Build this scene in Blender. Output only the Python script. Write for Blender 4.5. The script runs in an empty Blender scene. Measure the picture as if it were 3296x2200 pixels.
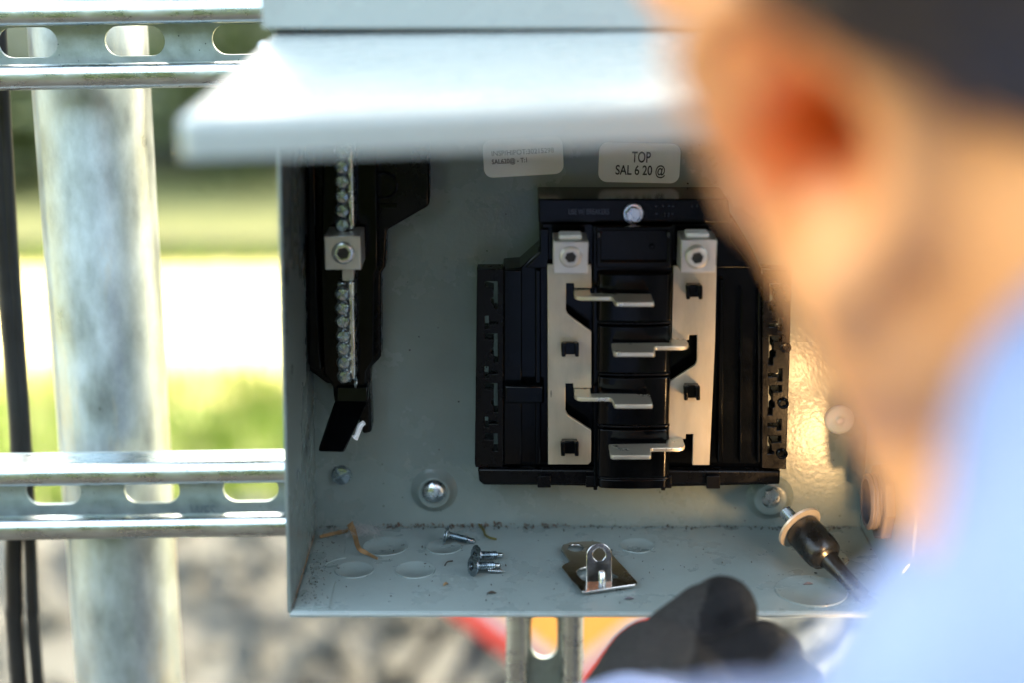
import bpy, bmesh, math, random
from mathutils import Vector, Matrix, Euler, noise
random.seed(7)
R = math.radians
S = bpy.context.scene
COL = S.collection

# ------------------------------------------------------------------ camera
FPX = 5100.0                       # focal length in pixels of a 3296 wide frame
PITCH = math.atan(.294)
CH = 1.40                          # camera height
CP, SP = math.cos(PITCH), math.sin(PITCH)
cam = bpy.data.cameras.new('camera')
camo = bpy.data.objects.new('camera', cam); COL.objects.link(camo)
camo.location = (0, 0, CH); camo.rotation_euler = (R(90) - PITCH, 0, 0)
cam.sensor_width = 36.0; cam.lens = FPX / 3296 * 36
cam.clip_start = .02; cam.clip_end = 500
cam.dof.use_dof = True; cam.dof.focus_distance = .752
cam.dof.aperture_fstop = 3.0; cam.dof.aperture_blades = 0
S.camera = camo

# ------------------------------------------------------------------ sky, sun, exposure
SUN_AZ, SUN_EL = R(58), R(48)      # azimuth from +X towards +Y (behind the box, to the right)
w = bpy.data.worlds.new('World'); S.world = w; w.use_nodes = True
nt = w.node_tree
sky = nt.nodes.new('ShaderNodeTexSky'); sky.sky_type = 'NISHITA'; sky.sun_disc = False
sky.sun_elevation = SUN_EL; sky.sun_rotation = R(90) - SUN_AZ
sky.air_density = 2.0; sky.dust_density = 10; sky.ozone_density = 0
nt.links.new(sky.outputs[0], nt.nodes['Background'].inputs[0])
nt.nodes['Background'].inputs[1].default_value = .15
sl = bpy.data.lights.new('sun', 'SUN'); sl.energy = 2.6; sl.angle = R(.53); sl.color = (1, .95, .86)
so = bpy.data.objects.new('sun', sl); COL.objects.link(so)
sdir = Vector((math.cos(SUN_AZ) * math.cos(SUN_EL), math.sin(SUN_AZ) * math.cos(SUN_EL), math.sin(SUN_EL)))
so.rotation_euler = sdir.to_track_quat('Z', 'Y').to_euler(); so.location = (3, 3, 8)
S.view_settings.view_transform = 'Standard'; S.view_settings.look = 'None'
S.view_settings.exposure = 3.65; S.view_settings.gamma = 1
S.cycles.use_denoising = True
S.cycles.max_bounces = 6; S.cycles.caustics_reflective = False; S.cycles.caustics_refractive = False
S.cycles.sample_clamp_indirect = 6

# ------------------------------------------------------------------ helpers
def P(u, v, Y):
    x = (u - 1648) / FPX; y = (1100 - v) / FPX; k = Y / (CP + y * SP)
    return Vector((x * k, Y, CH + k * (-SP + y * CP)))
def PZ(u, v, z):
    x = (u - 1648) / FPX; y = (1100 - v) / FPX; k = (z - CH) / (-SP + y * CP)
    return Vector((x * k, k * (CP + y * SP), z))
def PD(u, v, d):
    x = (u - 1648) / FPX * d; y = (1100 - v) / FPX * d
    return Vector((x, d * CP + y * SP, CH - d * SP + y * CP))

def wloc(o):
    v = Vector((0, 0, 0))
    while o is not None: v += o.location; o = o.parent
    return v
def tag(o, label=None, cat=None, group=None, kind=None):
    if label: o['label'] = label
    if cat: o['category'] = cat
    if group: o['group'] = group
    if kind: o['kind'] = kind
    return o
def thing(name, label, cat, loc, group=None):
    o = bpy.data.objects.new(name, None); COL.objects.link(o)
    o.location = loc; o.empty_display_size = .02
    return tag(o, label, cat, group)
def obj(name, bm, m, parent=None, bevel=0, seg=2, angle=35, recalc=True):
    if recalc and len(bm.faces): bmesh.ops.recalc_face_normals(bm, faces=bm.faces)
    me = bpy.data.meshes.new(name); bm.to_mesh(me); bm.free()
    return link(name, me, m, parent, bevel, seg, angle)
def link(name, me, m, parent=None, bevel=0, seg=2, angle=35):
    o = bpy.data.objects.new(name, me); COL.objects.link(o)
    for mm in (m if isinstance(m, (list, tuple)) else [m]): me.materials.append(mm)
    if parent is not None:
        off = wloc(parent); o.parent = parent
    else:
        n = len(me.vertices); c = Vector((0, 0, 0)); zmin = 1e9
        for q in me.vertices: c += q.co; zmin = min(zmin, q.co.z)
        off = Vector((c.x / n, c.y / n, zmin)); o.location = off
    me.transform(Matrix.Translation(-off))
    if angle:
        me.shade_smooth()
        me.set_sharp_from_angle(angle=R(angle))
    if bevel:
        b = o.modifiers.new('bevel', 'BEVEL'); b.width = bevel; b.segments = seg
        b.limit_method = 'ANGLE'; b.angle_limit = R(40); b.harden_normals = False
    return o
def struct(o, label=None):
    o['kind'] = 'structure'
    return o
def copy_tree(o, parent=None):
    c = o.copy(); COL.objects.link(c); c.parent = parent
    for ch in [q for q in o.children]: copy_tree(ch, c)
    return c

def slab(bm, outer, holes, vec):
    vec = Vector(vec)
    if not holes:
        vs = [bm.verts.new(p) for p in outer]; faces = [bm.faces.new(vs)]
    else:
        ed = []
        for lp in [outer] + holes:
            vs = [bm.verts.new(p) for p in lp]
            for i in range(len(vs)): ed.append(bm.edges.new((vs[i], vs[(i + 1) % len(vs)])))
        r = bmesh.ops.triangle_fill(bm, use_beauty=True, use_dissolve=False, edges=ed)
        faces = [g for g in r['geom'] if isinstance(g, bmesh.types.BMFace)]
    ex = bmesh.ops.extrude_face_region(bm, geom=faces)
    bmesh.ops.translate(bm, verts=[g for g in ex['geom'] if isinstance(g, bmesh.types.BMVert)], vec=vec)
    return bm
def pslab(bm, pts, yf, yb, holes=()):          # outline given in picture points on the plane Y=yf, solid back to yb
    return slab(bm, [P(u, v, yf) for u, v in pts], [[P(u, v, yf) for u, v in h] for h in holes], (0, yb - yf, 0))
def box(bm, x0, x1, y0, y1, z0, z1, M=None):
    vs = [bm.verts.new((x, y, z)) for x in (x0, x1) for y in (y0, y1) for z in (z0, z1)]
    if M is not None:
        for v_ in vs: v_.co = M @ v_.co
    for f in ((0, 1, 3, 2), (4, 6, 7, 5), (0, 4, 5, 1), (2, 3, 7, 6), (0, 2, 6, 4), (1, 5, 7, 3)):
        bm.faces.new([vs[i] for i in f])
    return bm
def lathe(bm, prof, M=Matrix(), n=24):          # profile (r, z) turned about local Z
    rings = []
    for r, z in prof:
        if r < 1e-7: rings.append([bm.verts.new(M @ Vector((0, 0, z)))])
        else: rings.append([bm.verts.new(M @ Vector((r * math.cos(2 * math.pi * i / n), r * math.sin(2 * math.pi * i / n), z))) for i in range(n)])
    for a, b in zip(rings, rings[1:]):
        for i in range(n):
            j = (i + 1) % n
            if len(a) == 1 and len(b) == 1: continue
            if len(a) == 1: bm.faces.new((a[0], b[i], b[j]))
            elif len(b) == 1: bm.faces.new((a[i], a[j], b[0]))
            else: bm.faces.new((a[i], a[j], b[j], b[i]))
    return bm
def tube(bm, path, r, n=10, closed_ends=True):
    path = [Vector(p) for p in path]; rings = []
    for i, p in enumerate(path):
        d = (path[min(i + 1, len(path) - 1)] - path[max(i - 1, 0)]).normalized()
        a = d.orthogonal() if i == 0 else (a0 - d * a0.dot(d))
        a.normalize(); a0 = a; b = d.cross(a)
        rr = r[i] if isinstance(r, (list, tuple)) else r
        rings.append([bm.verts.new(p + rr * (a * math.cos(2 * math.pi * k / n) + b * math.sin(2 * math.pi * k / n))) for k in range(n)])
    for A, B in zip(rings, rings[1:]):
        for k in range(n): bm.faces.new((A[k], A[(k + 1) % n], B[(k + 1) % n], B[k]))
    if closed_ends: bm.faces.new(rings[0][::-1]); bm.faces.new(rings[-1])
    return bm
def zto(d, loc=(0, 0, 0), roll=0):              # local Z along d
    return Matrix.Translation(loc) @ Vector(d).to_track_quat('Z', 'Y').to_matrix().to_4x4() @ Matrix.Rotation(roll, 4, 'Z')
def circ(c, rx, ry, n=24, a0=0): return [(c[0] + rx * math.cos(a0 + 2 * math.pi * i / n), c[1] + ry * math.sin(a0 + 2 * math.pi * i / n)) for i in range(n)]
def smooth_path(pts, k=6):
    pts = [Vector(p) for p in pts]; out = []
    q = [pts[0]] + pts + [pts[-1]]
    for i in range(1, len(q) - 2):
        a, b, c, d = q[i - 1], q[i], q[i + 1], q[i + 2]
        for s in range(k):
            t = s / k
            out.append(.5 * ((2 * b) + (c - a) * t + (2 * a - 5 * b + 4 * c - d) * t * t + (3 * b - a - 3 * c + d) * t ** 3))
    out.append(pts[-1]); return out
NB = bmesh.new

# ------------------------------------------------------------------ materials
def mat(name, col, rough=.5, metal=0, var=0, vscale=60, rvar=0, bump=0, bscale=400, spec=.5, specks=None, coat=0, sss=0, stretch=None, trans=0):
    m = bpy.data.materials.new(name); m.use_nodes = True
    N = m.node_tree.nodes; L = m.node_tree.links; b = N['Principled BSDF']
    b.inputs['Base Color'].default_value = (*col, 1); b.inputs['Roughness'].default_value = rough
    b.inputs['Metallic'].default_value = metal; b.inputs['Specular IOR Level'].default_value = spec
    b.inputs['Coat Weight'].default_value = coat
    if sss:
        b.inputs['Subsurface Weight'].default_value = sss; b.inputs['Subsurface Radius'].default_value = (.012, .004, .002)
        b.inputs['Subsurface Scale'].default_value = 1
    if trans: b.inputs['Transmission Weight'].default_value = trans
    tc = N.new('ShaderNodeTexCoord'); src = tc.outputs['Object']
    if stretch:
        mp = N.new('ShaderNodeMapping'); mp.inputs['Scale'].default_value = stretch
        L.new(src, mp.inputs[0]); src = mp.outputs[0]
    colout = None
    if var or rvar:
        n = N.new('ShaderNodeTexNoise'); n.inputs['Scale'].default_value = vscale; n.inputs['Detail'].default_value = 6; n.inputs['Roughness'].default_value = .62
        L.new(src, n.inputs['Vector'])
    if var:
        r = N.new('ShaderNodeValToRGB'); r.color_ramp.elements[0].position = .3; r.color_ramp.elements[1].position = .7
        r.color_ramp.elements[0].color = (*[max(0, c * (1 - var)) for c in col], 1)
        r.color_ramp.elements[1].color = (*[min(1, c * (1 + var)) for c in col], 1)
        L.new(n.outputs[0], r.inputs[0]); colout = r.outputs[0]
    if rvar:
        mr = N.new('ShaderNodeMapRange'); mr.inputs[3].default_value = max(.03, rough - rvar); mr.inputs[4].default_value = min(1, rough + rvar)
        mr.inputs[1].default_value = .3; mr.inputs[2].default_value = .7
        L.new(n.outputs[0], mr.inputs[0]); L.new(mr.outputs[0], b.inputs['Roughness'])
    if specks:                                   # (scale, radius, colour, share)
        sc, rad, scol, share = specks
        v = N.new('ShaderNodeTexVoronoi'); v.inputs['Scale'].default_value = sc; L.new(src, v.inputs['Vector'])
        n2 = N.new('ShaderNodeTexNoise'); n2.inputs['Scale'].default_value = sc * 3; L.new(src, n2.inputs['Vector'])
        ad = N.new('ShaderNodeMath'); ad.operation = 'MULTIPLY_ADD'; ad.inputs[1].default_value = .25; L.new(n2.outputs[0], ad.inputs[0]); L.new(v.outputs['Distance'], ad.inputs[2])
        lt = N.new('ShaderNodeMath'); lt.operation = 'LESS_THAN'; lt.inputs[1].default_value = rad + .125; L.new(ad.outputs[0], lt.inputs[0])
        sp = N.new('ShaderNodeSeparateColor'); L.new(v.outputs['Color'], sp.inputs[0])
        l2 = N.new('ShaderNodeMath'); l2.operation = 'LESS_THAN'; l2.inputs[1].default_value = share; L.new(sp.outputs[0], l2.inputs[0])
        mu = N.new('ShaderNodeMath'); mu.operation = 'MULTIPLY'; L.new(lt.outputs[0], mu.inputs[0]); L.new(l2.outputs[0], mu.inputs[1])
        mx = N.new('ShaderNodeMix'); mx.data_type = 'RGBA'; L.new(mu.outputs[0], mx.inputs[0])
        mx.inputs[6].default_value = (*col, 1); mx.inputs[7].default_value = (*scol, 1)
        if colout is not None: L.new(colout, mx.inputs[6])
        colout = mx.outputs[2]
    if colout is not None: L.new(colout, b.inputs['Base Color'])
    if bump:
        nb = N.new('ShaderNodeTexNoise'); nb.inputs['Scale'].default_value = bscale; nb.inputs['Detail'].default_value = 3
        L.new(src, nb.inputs['Vector'])
        bp = N.new('ShaderNodeBump'); bp.inputs['Strength'].default_value = bump; bp.inputs['Distance'].default_value = .001
        L.new(nb.outputs[0], bp.inputs['Height']); L.new(bp.outputs[0], b.inputs['Normal'])
    return m

PAINT_SHADED = mat('grey_enamel_shaded', (.185, .226, .216), .28, 0, .16, 11, .08, .14, 420, specks=(210, .085, (.02, .022, .02), .16))  # same enamel as the outer faces, shade inside the box put into the colour
PAINT_LIT = mat('grey_enamel_lit', (.285, .325, .315), .28, 0, .04, 20, .05, .12, 330)  # lighter copy of the one enamel, for the outer faces in daylight
PAINT_FLOOR_SHADED = mat('grey_enamel_floor_shaded', (.21, .257, .25), .30, 0, .09, 40, .08, .15, 330, specks=(330, .06, (.05, .045, .035), .14))  # same enamel again, shade on the floor put into a darker colour
BLACK = mat('black_plastic', (.0012, .0015, .002), .16, 0, .4, 80, .05, .03, 900, spec=.16)
BLACK2 = mat('black_plastic_matt', (.002, .002, .0026), .28, 0, .4, 80, .1, .06, 700, spec=.16)
BAR = mat('tin_plated_bar', (.50, .43, .32), .40, .68, .22, 45, .08, .03, 1500, specks=(170, .085, (.20, .18, .15), .35), stretch=(1, 1, .30))
TABM = mat('tin_plated_edge', (.62, .57, .46), .32, .8, .08, 90, .08)
ALU = mat('bare_aluminium', (.56, .54, .51), .40, .65, .06, 200, .08, .05, 1800, stretch=(1, 1, .2))
STEEL = mat('zinc_steel', (.62, .66, .68), .26, 1, .12, 150, .1, .03, 900)
SCREWM = mat('zinc_screw', (.34, .40, .44), .24, 1, .2, 300, .12, .05, 1500)
BRACK = mat('nickel_bracket', (.55, .53, .50), .2, 1, .15, 120, .1, .06, 700)
ZINC = mat('galvanised_strut', (.56, .62, .62), .30, 1, .16, 120, .14, .05, 600, specks=(420, .08, (.12, .13, .12), .2), stretch=(.35, 1, 1))
ZINCW = mat('galvanised_web', (.40, .47, .47), .48, .75, .16, 150, .1, .08, 500, specks=(330, .1, (.08, .1, .1), .3))
DARKM = mat('dark_recess', (.012, .011, .010), .5)
GALV = mat('galvanised_pipe', (.40, .455, .47), .40, .6, .42, 42, .14, .18, 160, stretch=(1, 1, .5))
_N = GALV.node_tree.nodes; _L = GALV.node_tree.links
_n = _N.new('ShaderNodeTexNoise'); _n.inputs['Scale'].default_value = 11; _n.inputs['Detail'].default_value = 7; _n.inputs['Roughness'].default_value = .7
_mp = _N.new('ShaderNodeMapping'); _mp.inputs['Scale'].default_value = (3.2, 3.2, .55); _L.new(_N['Texture Coordinate'].outputs['Object'], _mp.inputs[0]); _L.new(_mp.outputs[0], _n.inputs['Vector'])
_r = _N.new('ShaderNodeValToRGB'); _r.color_ramp.elements[0].position = .55; _r.color_ramp.elements[1].position = .74; _L.new(_n.outputs[0], _r.inputs[0])
_m = _N.new('ShaderNodeMix'); _m.data_type = 'RGBA'; _L.new(_r.outputs[0], _m.inputs[0]); _m.inputs[7].default_value = (.50, .45, .33, 1)
_old = _N['Principled BSDF'].inputs['Base Color'].links[0].from_socket
_L.new(_old, _m.inputs[6]); _L.new(_m.outputs[2], _N['Principled BSDF'].inputs['Base Color'])
CABLE = mat('black_cable_sheath', (.012, .012, .012), .42, 0, .3, 40, .1, .06, 300)
LABEL = mat('white_sticker', (.88, .88, .90), .42, 0, .03, 60)
INK = mat('black_ink', (.02, .02, .035), .5)
INKG = mat('grey_ink', (.16, .17, .19), .5)
MOULD = mat('moulded_letters_glint', (.02, .022, .027), .12)  # paler than the black base, sky glints on raised letters put into the colour
PLUGM = mat('translucent_plug', (.82, .80, .76), .38, 0, .03, 200, sss=.4)
HUBM = mat('conduit_fitting', (.10, .088, .098), .5, .0, .12, 160, .08)
LEAFB = mat('dry_leaf', (.20, .115, .045), .7, 0, .35, 220, bump=.2, bscale=800)
FLUFF = mat('grey_lint', (.34, .33, .32), .9)
GRIT = mat('grit', (.035, .028, .02), .9, 0, .5, 900)
RUST = mat('rusty_dirt', (.10, .055, .032), .9, 0, .5, 500, bump=.3, bscale=900)
SOCK = mat('black_oxide_steel', (.008, .008, .008), .3, .1, .3, 200, .1, .05, 700)
NICK = mat('pale_washer', (.50, .45, .38), .38, .6, .1, 300, .06)
TOOLB = mat('driver_black_rubber', (.016, .016, .017), .55, 0, .2, 100, bump=.1, bscale=300)
TOOLY = mat('driver_body_plastic', (.35, .05, .03), .4)
SKIN = mat('skin', (.88, .37, .135), .5, 0, .06, 70, .06, .12, 260)
HAIR = mat('dark_hair', (.034, .023, .018), .45, 0, .4, 200, bump=.5, bscale=350, stretch=(1, 1, .15))
SHIRT = mat('pale_blue_cotton', (.18, .232, .385), .8, 0, .05, 30, bump=.15, bscale=900)
TROU = mat('navy_trousers', (.03, .04, .07), .85, 0, .15, 40)
BOOT = mat('brown_boot', (.06, .035, .02), .6)
KNIT = mat('grey_knit', (.030, .029, .028), .95, 0, .5, 700, bump=1, bscale=1300, spec=.2)
COATM = mat('black_latex', (.0035, .0035, .0045), .8, 0, .25, 250, .1, .5, 700, spec=.25)

# ------------------------------------------------------------------ ground
def sheet(bm, pts, z):
    bm.faces.new([bm.verts.new((x, y, z)) for x, y in pts]); return bm
def wavy(x0, x1, y0, y1, amp, n=40, sd=0):
    a = [(x0 + (x1 - x0) * i / n, y0 + amp * noise.noise((i * .37 + sd, 1.3, sd))) for i in range(n + 1)]
    b = [(x0 + (x1 - x0) * i / n, y1 + amp * noise.noise((i * .41 + sd, 7.7, sd))) for i in range(n + 1)]
    return a + b[::-1]
LAWN = mat('lawn', (.155, .165, .055), .9, 0, .2, 3.2, bump=.8, bscale=60)
GRAVEL = mat('grey_rubble', (.066, .071, .062), .9, 0, .35, 3.4, bump=.8, bscale=45, stretch=(.35, 1.6, 1))
PALE = mat('pale_gravel_drive', (.30, .26, .10), .95, 0, .12, 2.5, bump=.5, bscale=60)
struct(obj('ground', sheet(NB(), [(-150, -60), (150, -60), (150, 200), (-150, 200)], 0), LAWN))
struct(obj('path', sheet(NB(), wavy(-9, 9, -3, 3.32, .16, 60, 3), .004), GRAVEL))
DARK_GROUND = mat('added_dark_ground_surface', (.035, .030, .024), .95, 0, .4, 6, bump=.7, bscale=40)  # unseen dark ground added to cut light bounced into the box
struct(obj('added_dark_ground', sheet(NB(), wavy(-6.5, 6.5, -6, 1.75, .15, 50, 5), .008), DARK_GROUND))
struct(obj('driveway', sheet(NB(), wavy(-30, 30, 4.20, 5.86, .16, 120, 9), .008), PALE))

# grass growing between the rubble and the drive
bm = NB()
for i in range(17000):
    x = random.uniform(-3.2, 2.2); y = random.uniform(3.3, 4.4); h = random.uniform(.03, .10); a = random.uniform(0, 6.28)
    dx, dy = .005 * math.cos(a), .005 * math.sin(a); lx, ly = random.uniform(-.03, .03), random.uniform(-.03, .03)
    bm.faces.new([bm.verts.new((x - dx, y - dy, 0)), bm.verts.new((x + dx, y + dy, 0)), bm.verts.new((x + lx, y + ly, h))])
for i in range(4500):
    x = random.uniform(-4.5, 3); y = random.uniform(5.70, 5.89); h = random.uniform(.03, .09); a = random.uniform(0, 6.28)
    dx, dy = .006 * math.cos(a), .006 * math.sin(a); lx, ly = random.uniform(-.03, .03), random.uniform(-.03, .03)
    bm.faces.new([bm.verts.new((x - dx, y - dy, 0)), bm.verts.new((x + dx, y + dy, 0)), bm.verts.new((x + lx, y + ly, h))])
GRASS = mat('grass_blades', (.115, .185, .006), .7, 0, .3, 8)
tag(obj('grass', bm, GRASS, recalc=False, angle=0), 'bright green grass fringes along both sides of the pale drive', 'grass', kind='stuff')
# loose stones and planks of the rubble in view
STONE = mat('rubble_stone', (.058, .063, .056), .9, 0, .4, 12, bump=.5, bscale=40)
bm = NB()
for i in range(420):
    x = random.uniform(-1.7, 1.3); y = random.uniform(2.3, 3.35); s = random.uniform(.012, .055)
    r = bmesh.ops.create_icosphere(bm, subdivisions=1, radius=s, matrix=Matrix.Translation((x, y, s * .25)) @ Euler((random.random(), random.random(), random.random() * 6)).to_matrix().to_4x4() @ Matrix.Diagonal((1.7, 1, .55, 1)))
    for q in r['verts']: q.co += Vector((random.uniform(-1, 1), random.uniform(-1, 1), random.uniform(-1, 1))) * s * .18
tag(obj('rubble', bm, STONE, angle=20), 'grey stone rubble strewn on the ground behind the pole', 'rubble', kind='stuff')

# ------------------------------------------------------------------ house far behind the drive, its shade on the lawn
PLASTER = mat('olive_plaster', (.20, .205, .155), .9, 0, .10, 1.5, bump=.3, bscale=30)
BASEM = mat('dark_plinth', (.04, .042, .034), .9, 0, .2, 6)
ROOFM = mat('roof_tile', (.20, .10, .07), .8, 0, .25, 6)
GLASSD = mat('window_glass', (.02, .025, .03), .08, 0, spec=.8)
FRAMEW = mat('window_frame_paint', (.6, .6, .56), .5)
ho = thing('house', 'olive grey plastered house wall beyond the sunlit drive', 'house', (0, 8.0, 0))
obj('wall', box(NB(), -8, 9, 7.9, 12, 0, 2.5), PLASTER, ho)
obj('plinth', box(NB(), -8.02, 9.02, 7.86, 12.02, 0, .30), BASEM, ho)
bm = NB()
for x0, x1, y0, y1 in ((-8.4, 9.4, 7.75, 12.4),):
    a = [bm.verts.new(p) for p in ((x0, y0, 2.5), (x1, y0, 2.5), (x1, y1, 2.5), (x0, y1, 2.5), (x0 + 1.2, 9.95, 3.8), (x1 - 1.2, 9.95, 3.8))]
    for f in ((0, 1, 5, 4), (2, 3, 4, 5), (1, 2, 5), (3, 0, 4), (3, 2, 1, 0)): bm.faces.new([a[i] for i in f])
obj('roof', bm, ROOFM, ho)
for x in (-5.2, -1.6, 2.0, 5.6):
    wn = obj('window', box(NB(), x - .62, x + .62, 7.86, 7.899, 1.0, 2.2), FRAMEW, ho, bevel=.008)
    obj('pane', box(NB(), x - .56, x - .02, 7.85, 7.858, 1.06, 2.14), GLASSD, wn)
    obj('pane', box(NB(), x + .02, x + .56, 7.85, 7.858, 1.06, 2.14), GLASSD, wn)
SLEAF = mat('shrub_leaf', (.05, .075, .02), .6, 0, .4, 6)
for (x, y, rx, hz, lab) in ((-2.45, 7.25, .42, .62, 'dark rounded shrub by the house wall, left of the pole'), (-1.35, 7.45, .50, .95, 'taller dark shrub by the house wall, seen through the top rail slot')):
    T = thing('shrub', lab, 'shrub', (x, y, 0)); bm = NB()
    for k in range(7):
        a = k * .9; tube(bm, [(x, y, 0), (x + .5 * rx * math.cos(a), y + .3 * rx * math.sin(a), hz * .7)], [.012, .005], 5)
    tag(obj('stems', bm, EDGE if 'EDGE' in globals() else BASEM, T), kind='stuff'); bm = NB()
    for i in range(1500):
        d = Vector((random.gauss(0, .42), random.gauss(0, .42), random.gauss(0, .42)))
        p = Vector((x + d.x * rx, y + d.y * rx, hz * .55 + d.z * hz * .55)); p.z = max(.03, p.z); q_ = Euler((random.uniform(-1, 1), random.uniform(-1, 1), random.uniform(0, 6.28))).to_matrix(); s = random.uniform(.03, .06)
        bm.faces.new([bm.verts.new(p + q_ @ Vector(v)) for v in ((0, -s, 0), (s * .5, 0, .006), (0, s, 0), (-s * .5, 0, .006))])
    tag(obj('foliage', bm, SLEAF, T, recalc=False, angle=0), kind='stuff')
# a low bench-like timber edging, seen as the dark line where the lit drive stops
EDGE = mat('weathered_timber', (.055, .06, .035), .9, 0, .3, 8)
tag(obj('lawn_edging', box(NB(), -6, 6, 5.9, 5.98, 0, .06), EDGE, bevel=.01), 'dark timber edging along the far side of the sunlit drive', 'edging')

# ------------------------------------------------------------------ unseen evergreen row added behind the camera to block low sky
LEAF = mat('added_hedge_leaf', (.035, .06, .015), .6, 0, .35, 4)
BARK = mat('bark', (.08, .06, .04), .95, 0, .4, 18, bump=.8, bscale=40)
hg = thing('added_hedge', 'unseen evergreen row added behind the camera to block low sky', 'added_hedge', (0, -3.2, 0))
bm = NB()
for i in range(26):
    x = -6.6 + i * .53; tube(bm, [(x, -3.2, 0), (x + random.uniform(-.1, .1), -3.2, 2.2)], [.05, .02], 6)
tag(obj('stems', bm, BARK, hg), kind='stuff')
bm = NB()
box(bm, -6.9, 6.9, -3.55, -2.95, .12, 2.35)
for sx in (1,): box(bm, sx * 4.9, sx * 5.5, -2.95, 1.4, .12, 3.0)
obj('inner_foliage', bm, LEAF, hg)
bm = NB()
for i in range(22000):
    x = random.uniform(-7.0, 7.0); z = random.uniform(.05, 2.6); y = -2.9 + .35 * noise.noise((x * 1.1, z * 1.3, 0)) + random.uniform(-.12, .12)
    if i % 3 == 0:
        sg = 1; y = random.uniform(-3.2, 1.5); x = sg * (4.85 + .3 * noise.noise((y * 1.1, z * 1.3, 5)) + random.uniform(-.12, .12))
    M = Matrix.Translation((x, y, z)) @ Euler((random.uniform(-1, 1), random.uniform(-1, 1), random.uniform(0, 6.28))).to_matrix().to_4x4(); s = random.uniform(.05, .11)
    q = [bm.verts.new(M @ Vector(v)) for v in ((0, -s, 0), (s * .5, 0, s * .12), (0, s, 0), (-s * .5, 0, s * .12))]
    bm.faces.new((q[0], q[1], q[2])); bm.faces.new((q[0], q[2], q[3]))
tag(obj('leaves', bm, LEAF, hg, recalc=False, angle=0), kind='stuff')

# ------------------------------------------------------------------ unseen tree added to shade the work place
TLEAF = mat('tree_leaf', (.06, .11, .025), .55, 0, .35, 4)
tr = thing('added_shade_tree', 'unseen leafy tree added beyond the box on the right to shade the work place', 'tree', (3.0, 4.2, 0))
tc_ = Vector((1.3, 3.3, 4.3))
bm = NB()
tube(bm, smooth_path([(3.0, 4.2, 0), (2.9, 4.15, 1.2), (2.6, 4.0, 2.4), (2.1, 3.7, 3.3), (1.5, 3.4, 4.6)]), [.17 * (1 - .032 * i) for i in range(25)], 12)
for k in range(12):
    a = k * 2.4; t = k / 11; b0 = Vector((2.6 - 1.0 * t, 4.0 - .5 * t, 2.5 + 2.0 * t)); b1 = tc_ + Vector((math.cos(a) * 2.0, math.sin(a) * 2.5, random.uniform(-.5, .7)))
    tube(bm, smooth_path([b0, (b0 + b1) / 2 + Vector((0, 0, .2)), b1]), [.06 * (1 - .07 * i) for i in range(13)], 7)
obj('trunk', bm, BARK, tr)
bm = NB(); cl = []
while len(cl) < 150:
    d = Vector((random.uniform(-1, 1), random.uniform(-1, 1), random.uniform(-1, 1)))
    if d.length < 1: cl.append((tc_ + Vector((d.x * 2.7, d.y * 3.2, d.z * 1.0)), random.uniform(.3, .6)))
for i in range(24000):
    c, r = random.choice(cl); p = c + Vector((random.gauss(0, 1), random.gauss(0, 1), random.gauss(0, .7))) * r * .5
    M = Matrix.Translation(p) @ Euler((random.uniform(-.9, .9), random.uniform(-.9, .9), random.uniform(0, 6.28))).to_matrix().to_4x4(); s = random.uniform(.06, .11)
    q = [bm.verts.new(M @ Vector(v)) for v in ((0, -s, 0), (s * .5, 0, s * .12), (0, s, 0), (-s * .5, 0, s * .12))]
    bm.faces.new((q[0], q[1], q[2])); bm.faces.new((q[0], q[2], q[3]))
tag(obj('crown', bm, TLEAF, tr, recalc=False, angle=0), kind='stuff')

# ------------------------------------------------------------------ diamond board on the ground behind the box
RED = mat('red_orange_board', (.60, .030, .004), .5, 0, .1, 9)
WHT = mat('white_board_stripe', (.45, .40, .36), .5)
YEL = mat('yellow_orange_board', (.70, .25, .010), .45, 0, .1, 6)
BY = 2.22
di = thing('diamond_board', 'red edged yellow-orange diamond board on a stand behind the box', 'sign board', (.09, BY, 0))
bc = Vector((.085, BY, .4655)); Mb = Matrix.Translation(bc) @ Matrix.Rotation(R(-45), 4, 'X')
def dia(r): return [Mb @ Vector((r, 0, 0)), Mb @ Vector((0, 0, r * .78)), Mb @ Vector((-r, 0, 0)), Mb @ Vector((0, 0, -r * .78))]
nrm = (Mb.to_3x3() @ Vector((0, 1, 0)))
obj('rim', slab(NB(), dia(.36), [], nrm * .02), RED, di, bevel=.003)
obj('stripe', slab(NB(), [p - nrm * .004 for p in dia(.318)], [], nrm * .003), WHT, di)
obj('face', slab(NB(), [p - nrm * .008 for p in dia(.292)], [], nrm * .003), YEL, di)
for sx in (-1, 1):
    for yy in (-.25, .30):
        bm = NB(); tube(bm, [Mb @ Vector((sx * .06, .03, 0)), (bc.x + sx * .3, BY + yy, 0)], .011, 8); obj('leg', bm, SOCK, di)

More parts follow.
